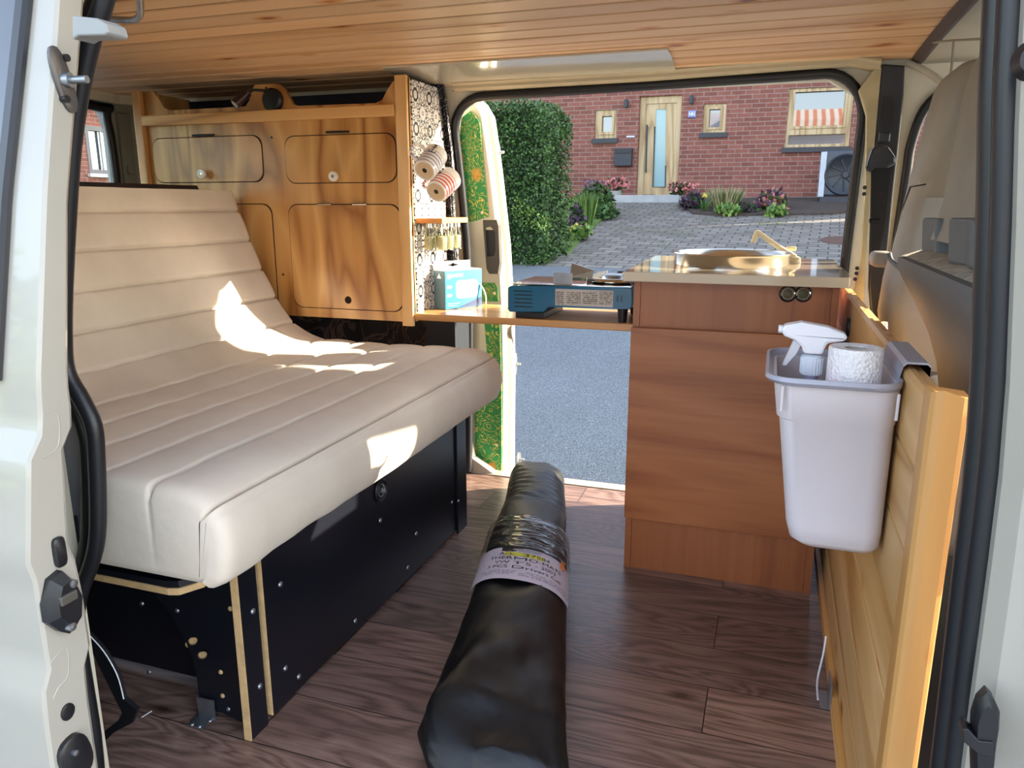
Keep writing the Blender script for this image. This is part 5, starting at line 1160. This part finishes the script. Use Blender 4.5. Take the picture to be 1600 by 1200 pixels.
m.prism([(sx-.045, sy-hy, z0+.026), (sx-.050, sy-hy, z0+.036), (sx-.046, sy-hy, z0+.044), (sx-.02, sy-hy, z0+.050), (sx+.02, sy-hy, z0+.044), (sx+.046, sy-hy, z0+.034), (sx+.048, sy-hy, z0+.026), (sx+.040, sy-hy, z0+.022), (sx+.020, sy-hy, z0+.018), (sx+.014, sy-hy, z0+.0), (sx-.014, sy-hy, z0+.0), (sx-.018, sy-hy, z0+.012), (sx-.03, sy-hy, z0+.021)], (0, 2*hy, 0)); m.build('spray_head', WHITE_PL, sp_, bev=.004)
m = MB(); m.prism([(sx-.030, sy-.007, z0+.020), (sx-.040, sy-.007, z0-.010), (sx-.044, sy-.007, z0-.022), (sx-.038, sy-.007, z0-.022), (sx-.024, sy-.007, z0-.002), (sx-.018, sy-.007, z0+.014)], (0, .014, 0)); m.build('trigger', plain('grey_trigger', 'C4C8D0', .35), sp_, bev=.001)
m = MB(); m.lathe([(.0, 0), (.0065, 0), (.0065, .006), (0, .006)], (sx-.048, sy, z0+.036), (-1, 0, 0), 12); m.build('nozzle', WHITE_PL, sp_)
m = MB(); m.loft([[(x, y_, .64+h) for x, y_ in rrect(.075, 1.195, .025, .02, .008, 3)] for h in (0, .10)]); tag(m.build('pink_sponge', plain('pink_sponge', 'E08898', .9, 0, .1, 60, .6)), 'pink sponge in the hanging bin between spray bottle and paper roll', 'sponge')

# ---- cab seats: lofted shells leaning on the partition side
def seat_shell(mb, rows, yn):
    """rows: (px, py, far y, depth) left silhouette in the photo; yn(z) nearer end"""
    rings = []
    for px, py, yf, dp_ in rows:
        p = at(px, py, 'y', yf); x, z = p.x, p.z; y0_ = yn(z); r = min(.07, (yf-y0_)*.4)
        ring = []
        for k in range(7): a = PI/2+PI/2*k/6; ring.append((x+r+r*math.cos(a)-.0, yf-r+r*math.sin(a), z))
        for k in range(7): a = PI+PI/2*k/6; ring.append((x+.6*r+.6*r*math.cos(a), y0_+r+r*math.sin(a), z))
        ring += [(x+dp_, y0_, z), (x+dp_, yf, z)]
        rings.append(ring)
    mb.loft(rings)
fs = thing('cab_seat', 'far grey cab seat with tall integrated headrest beside the belt pillar', 'seat', (.4, 2.0, .3))
m = MB()
seat_shell(m, [(1486, 119, 2.04, .08), (1474, 122, 2.07, .12), (1462, 132, 2.09, .14), (1450, 152, 2.12, .15), (1436, 200, 2.16, .15), (1422, 250, 2.20, .16), (1408, 310, 2.23, .17), (1388, 380, 2.25, .19), (1374, 430, 2.26, .20), (1366, 480, 2.25, .20), (1372, 530, 2.20, .19), (1392, 575, 2.08, .16)], lambda z: interp([(.4, 1.95), (.84, 1.97), (.90, 2.08), (1.03, 2.08), (1.12, 1.88), (1.2, 1.80), (1.32, 1.82)], z))  # near side notched at mid height to let sun reach the mattress edge
m.build('backrest', SEAT_G, fs, smooth=60)
m = MB(); m.box((.30, 1.62, .28), (.82, 2.28, .62), .07); m.build('seat_cushion', SEAT_D, fs, smooth=60)
m = MB(); p = at(1362, 398, 'y', 2.30); m.box((p.x-.004, 2.24, p.z-.03), (p.x+.05, 2.33, p.z+.01), .012); m.build('recliner_knob', SEAT_G, fs, smooth=50)
m = MB(); m.tube([at(x, y_, 'y', 1.80)+Vector((-.004, 0, 0)) for x, y_ in ((1450, 288), (1426, 292), (1412, 330), (1396, 392))], .002, 6); m.build('seam', BLACK_PL, fs, smooth=60)
ns = thing('cab_seat', 'near grey double cab seat with headrest bulge right behind the pine partition', 'seat', (.4, 1.4, .3))
m = MB()
seat_shell(m, [(1552, 66, 1.62, .06), (1528, 82, 1.66, .10), (1506, 112, 1.70, .14), (1493, 155, 1.72, .16), (1483, 210, 1.74, .17), (1472, 270, 1.75, .18), (1462, 320, 1.755, .18), (1452, 350, 1.76, .18), (1444, 372, 1.76, .16)], lambda z: interp([(.8, 1.02), (1.1, 1.1), (1.3, 1.2)], z))
m.build('backrest', SEAT_G, ns, smooth=60)
for xa, xb, yt in ((1440, 1467, 1.76), (1481, 1527, 1.42)):
    a, b = at(xa, 340, 'y', yt), at(xa-2, 412, 'y', yt); wdt = .13 if xa < 1450 else .14
    m = MB(); m.loft([[(q.x, yt, q.z), (q.x+.012, yt-wdt*.5, q.z), (q.x+.004, yt-wdt, q.z), (q.x+.10, yt-wdt, q.z), (q.x+.10, yt, q.z)] for q in (a, b)]); m.build('backrest_leg', SEAT_D, ns, bev=.006)
m = MB()
seat_shell(m, [(1396, 398, 1.80, .20), (1394, 412, 1.81, .22), (1402, 430, 1.80, .22), (1420, 465, 1.76, .24), (1440, 510, 1.66, .25), (1452, 555, 1.55, .25), (1456, 610, 1.42, .25)], lambda z: 1.02)
m.build('lower_shell', SEAT_D, ns, smooth=60)
m = MB(); p = at(1400, 402, 'y', 1.79); m.loft([[(p.x+.01+.02*k, 1.79-.01*k, p.z+.004+.008*k), (p.x+.01+.02*k, 1.04, p.z+.004+.008*k), (p.x+.20-.02*k, 1.04, p.z+.004+.008*k), (p.x+.20-.02*k, 1.79-.01*k, p.z+.004+.008*k)] for k in range(3)]); m.build('fleece_cover', SEAT_FUR, ns, smooth=60)
m = MB(); m.tube(smoothpts([at(x, y_, 'y', yy)+Vector((-.006, 0, 0)) for x, y_, yy in ((1394, 396, 1.80), (1400, 410, 1.78), (1430, 430, 1.66), (1470, 436, 1.48), (1528, 430, 1.26))], 4), .005, 8); m.build('piping', SEAT_D, ns, smooth=60)

# ---- black bag on the floor
bg_ = thing('black_bag', 'long black nylon bag with a plastic label window lying on the dark floor', 'bag', (-.55, 1.7, 0))
ROWS = [(742, 826, 858, 2.47, .04), (748, 815, 868, 2.46, .07), (760, 806, 876, 2.44, .10), (775, 798, 881, 2.41, .12), (800, 788, 884, 2.30, .13), (830, 776, 884, 2.17, .135), (870, 763, 885, 2.00, .14), (920, 748, 886, 1.83, .14), (970, 732, 885, 1.69, .14), (1020, 716, 884, 1.55, .14), (1060, 700, 883, 1.44, .135), (1100, 684, 884, 1.33, .13), (1140, 665, 885, 1.22, .12), (1170, 652, 886, 1.14, .10), (1215, 664, 886, 1.06, .075), (1260, 690, 884, 1.00, .03)]
BS = []
for py, xl, xr, yy, h in ROWS:
    if py >= 800: yy = at((xl+xr)/2, py, 'z', h*.45).y
    a, b = at(xl, 600, 'y', yy), at(xr, 600, 'y', yy)
    # place silhouette edges at about half the bag height
    d1_ = FW*FPX+RT*(xl-800); 
    def gx(px):
        lo, hi = 300, 1400
        for _ in range(40):
            mid = (lo+hi)/2; p = at(px, mid, 'y', yy)
            if p.z > h*.45: lo = mid
            else: hi = mid
        return at(px, lo, 'y', yy).x
    BS.append((yy, ((gx(xl)+gx(xr))/2, (gx(xr)-gx(xl))/2, h)))
BS.sort()
def bag_pt(y_, a):
    """a: 0 right floor, PI/2 top, PI left floor"""
    cx, hw, h = interp(BS, y_)
    c, s_ = math.cos(a), math.sin(a)
    x = cx+hw*math.copysign(abs(c)**.75, c); z = .45*h+(h*.55 if s_ > 0 else h*.45)*math.copysign(abs(s_)**.85, s_)
    return Vector((x, y_, z))
m = MB(); rings = []
for i in range(131):
    y_ = BS[0][0]+(2.47-BS[0][0])*i/130; ring = []
    for k in range(56):
        a = 2*PI*k/56; p = bag_pt(y_, a); up = max(0, math.sin(a))
        near = max(0, 1-(y_-1.0)/.36)
        n_ = (1-2*abs(noise.noise(Vector((a*1.3+y_*2, y_*7, 1.7)))))*.006*up+noise.noise(Vector((p.x*7, y_*5, p.z*7)))*.010+noise.noise(Vector((p.x*16, y_*8+a, 3)))*.006*(1+2.5*near)
        n_ += near*.035*(1-2*abs(noise.noise(Vector((a*2.2, y_*9, 4.4)))))*up+near*.024*math.sin(a*5+y_*14+2*noise.noise(Vector((y_*6, a, 0))))
        if y_ > 2.05: n_ += .0035*math.sin(y_*160+2.0*math.sin(a*2))
        cc = Vector((interp(BS, y_)[0], y_, .06)); d_ = (p-cc).normalized(); p = p+d_*n_*(.25+.75*up); p.z = max(p.z, .001)
        ring.append(p)
    rings.append(ring)
m.loft(rings); m.build('bag_body', BAG, bg_, smooth=70)
def Ly(px, py):   # y on the bag top for image row
    return at(px, py, 'z', .135).y
yl0, yl1 = Ly(815, 915), Ly(815, 864)
def bsurf(u, y_, k=.010):   # u -1..1 across
    a = PI/2-u*PI/2; p = bag_pt(y_, a); cc = Vector((interp(BS, y_)[0], y_, .06)); return p+(p-cc).normalized()*k
def lab_y(u, t): # label edges bow with the bag
    return yl0-.015+(yl1-yl0+.01)*t
def patch(y0_, y1_, u0, u1, k, nm, mt, par, n=24, wob=0, rows=8):
    m = MB(); g = [[m.bm.verts.new(bsurf(u0+(u1-u0)*i/n, y0_+(y1_-y0_)*j/rows, k+wob*(1-2*abs(noise.noise(Vector((u0*4+i/n*3, j/rows*9+i/n*2, 0))))))) for i in range(n+1)] for j in range(rows+1)]
    for j in range(rows):
        for i in range(n): m.bm.faces.new((g[j][i], g[j][i+1], g[j+1][i+1], g[j+1][i]))
    return m.build(nm, mt, par, smooth=60, recalc=False)
FILM = NT('clear_film', .05, 0, IOR=2.0, Alpha=.55); FILM.base((.02, .02, .02)); FILM.bump(FILM.noise(FILM.co((.8, 3.0, 1)), 12, 2, .5, .8), .35, .02); FILM = FILM.m
PAPL = plain('label_paper', 'CFCBE0', .6, 0, .03)
yw1 = Ly(820, 812)
lb_ = patch(yl0, yl1, -.80, .80, .008, 'paper_label', PAPL, bg_)
patch(yl1-.002, yw1, -.82, .82, .0105, 'film_window', FILM, bg_, n=60, wob=.0035, rows=40)
hl_ = patch(yl1-.045-.0, yl1-.026, -.17, .23, .0086, 'yellow_highlight', plain('highlighter_yellow', 'D8DE3C', .6), lb_)
patch(yl1-.034, yl1+.012, .50, .60, .0112, 'orange_sticker', plain('orange_sticker', 'F08A1E', .4), bg_, n=4)
def ltext(body, size, u0, yoff, mt=INK, al='CENTER'):
    hw = interp(BS, yl1)[1]
    text_obj('label_text', body, size, mt, lambda u, v: bsurf(u0+u/(hw*1.45), yl1-yoff+v, .0094), lb_, align=al)
ltext('Art. 37584', .021, .03, .043)
ltext('THERMO-MATS', .022, .07, .066)
ltext('VW T5 - 2003', .020, .07, .088)
ltext('3 PCS Drivers Cab', .020, .07, .110)
m = MB()
for r in range(3):
    for k in range(26):
        u = -.5+.048*k+.02*random.random(); yy = yl1-.125-.008*r
        if yy > yl0+.004 and random.random() > .12:
            a, b, c, d_ = bsurf(u, yy, .0092), bsurf(u+.034, yy, .0092), bsurf(u+.034, yy+.0022, .0092), bsurf(u, yy+.0022, .0092); m.quad(a, b, c, d_)
m.build('small_print', plain('grey_ink', '77758A', .6), lb_, recalc=False)
m = MB(); m.loft([[bsurf(.05+.13*math.cos(2*PI*k/16), yl1-.013+.007*math.sin(2*PI*k/16), h) for k in range(16)] for h in (.0092, .0096)]); m.build('van_emblem', plain('pale_ink', '9A98A8', .6), lb_)

# ---- bent tube handle at the ceiling
m = MB(); m.tube(smoothpts([at(218, -30, 'z', 1.385), at(219, 0, 'z', 1.37), at(219, 22, 'z', 1.36), at(208, 31, 'z', 1.36), at(170, 30, 'z', 1.37), at(150, 30, 'z', 1.38)], 5), .0065, 12); tag(m.build('bent_tube', ZINC, smooth=60), 'bent metal tube hook below the boarded ceiling at the left opening', 'hook')

# ---- tall unseen trees, added out of view to shade the road and driveway
def big_shade_tree(x, y_, h, r, lab):
    base = Vector((x, y_, gz(y_))); t = thing('shade_tree', lab, 'tree', base, 'added shade trees right of the driveway')
    m = MB(); m.tube([base, base+Vector((0, 0, h*.5))], r*.09, 10); m.build('trunk', plain('shade_tree_bark', '4A3E32', .9), t)
    b = bmesh.new(); bmesh.ops.create_icosphere(b, subdivisions=5, radius=1)
    for v in b.verts:
        n_ = 1+noise.noise(v.co*2+base)*.45+noise.noise(v.co*6+base)*.25; v.co = Vector((v.co.x*r*n_, v.co.y*r*n_, v.co.z*h*.52*n_))+base+Vector((0, 0, h*.56))
    m = MB(); m.add(b); m.build('shade_tree_crown', LEAF_D, t, smooth=60)
for i, (x, y_, h, r) in enumerate(SHADE_TREES): big_shade_tree(x, y_, h, r, 'unseen tree added for shade beyond the right edge of the driveway, '+['nearest to the van', 'second from the van', 'third from the van', 'fourth from the van', 'fifth from the van'][i])
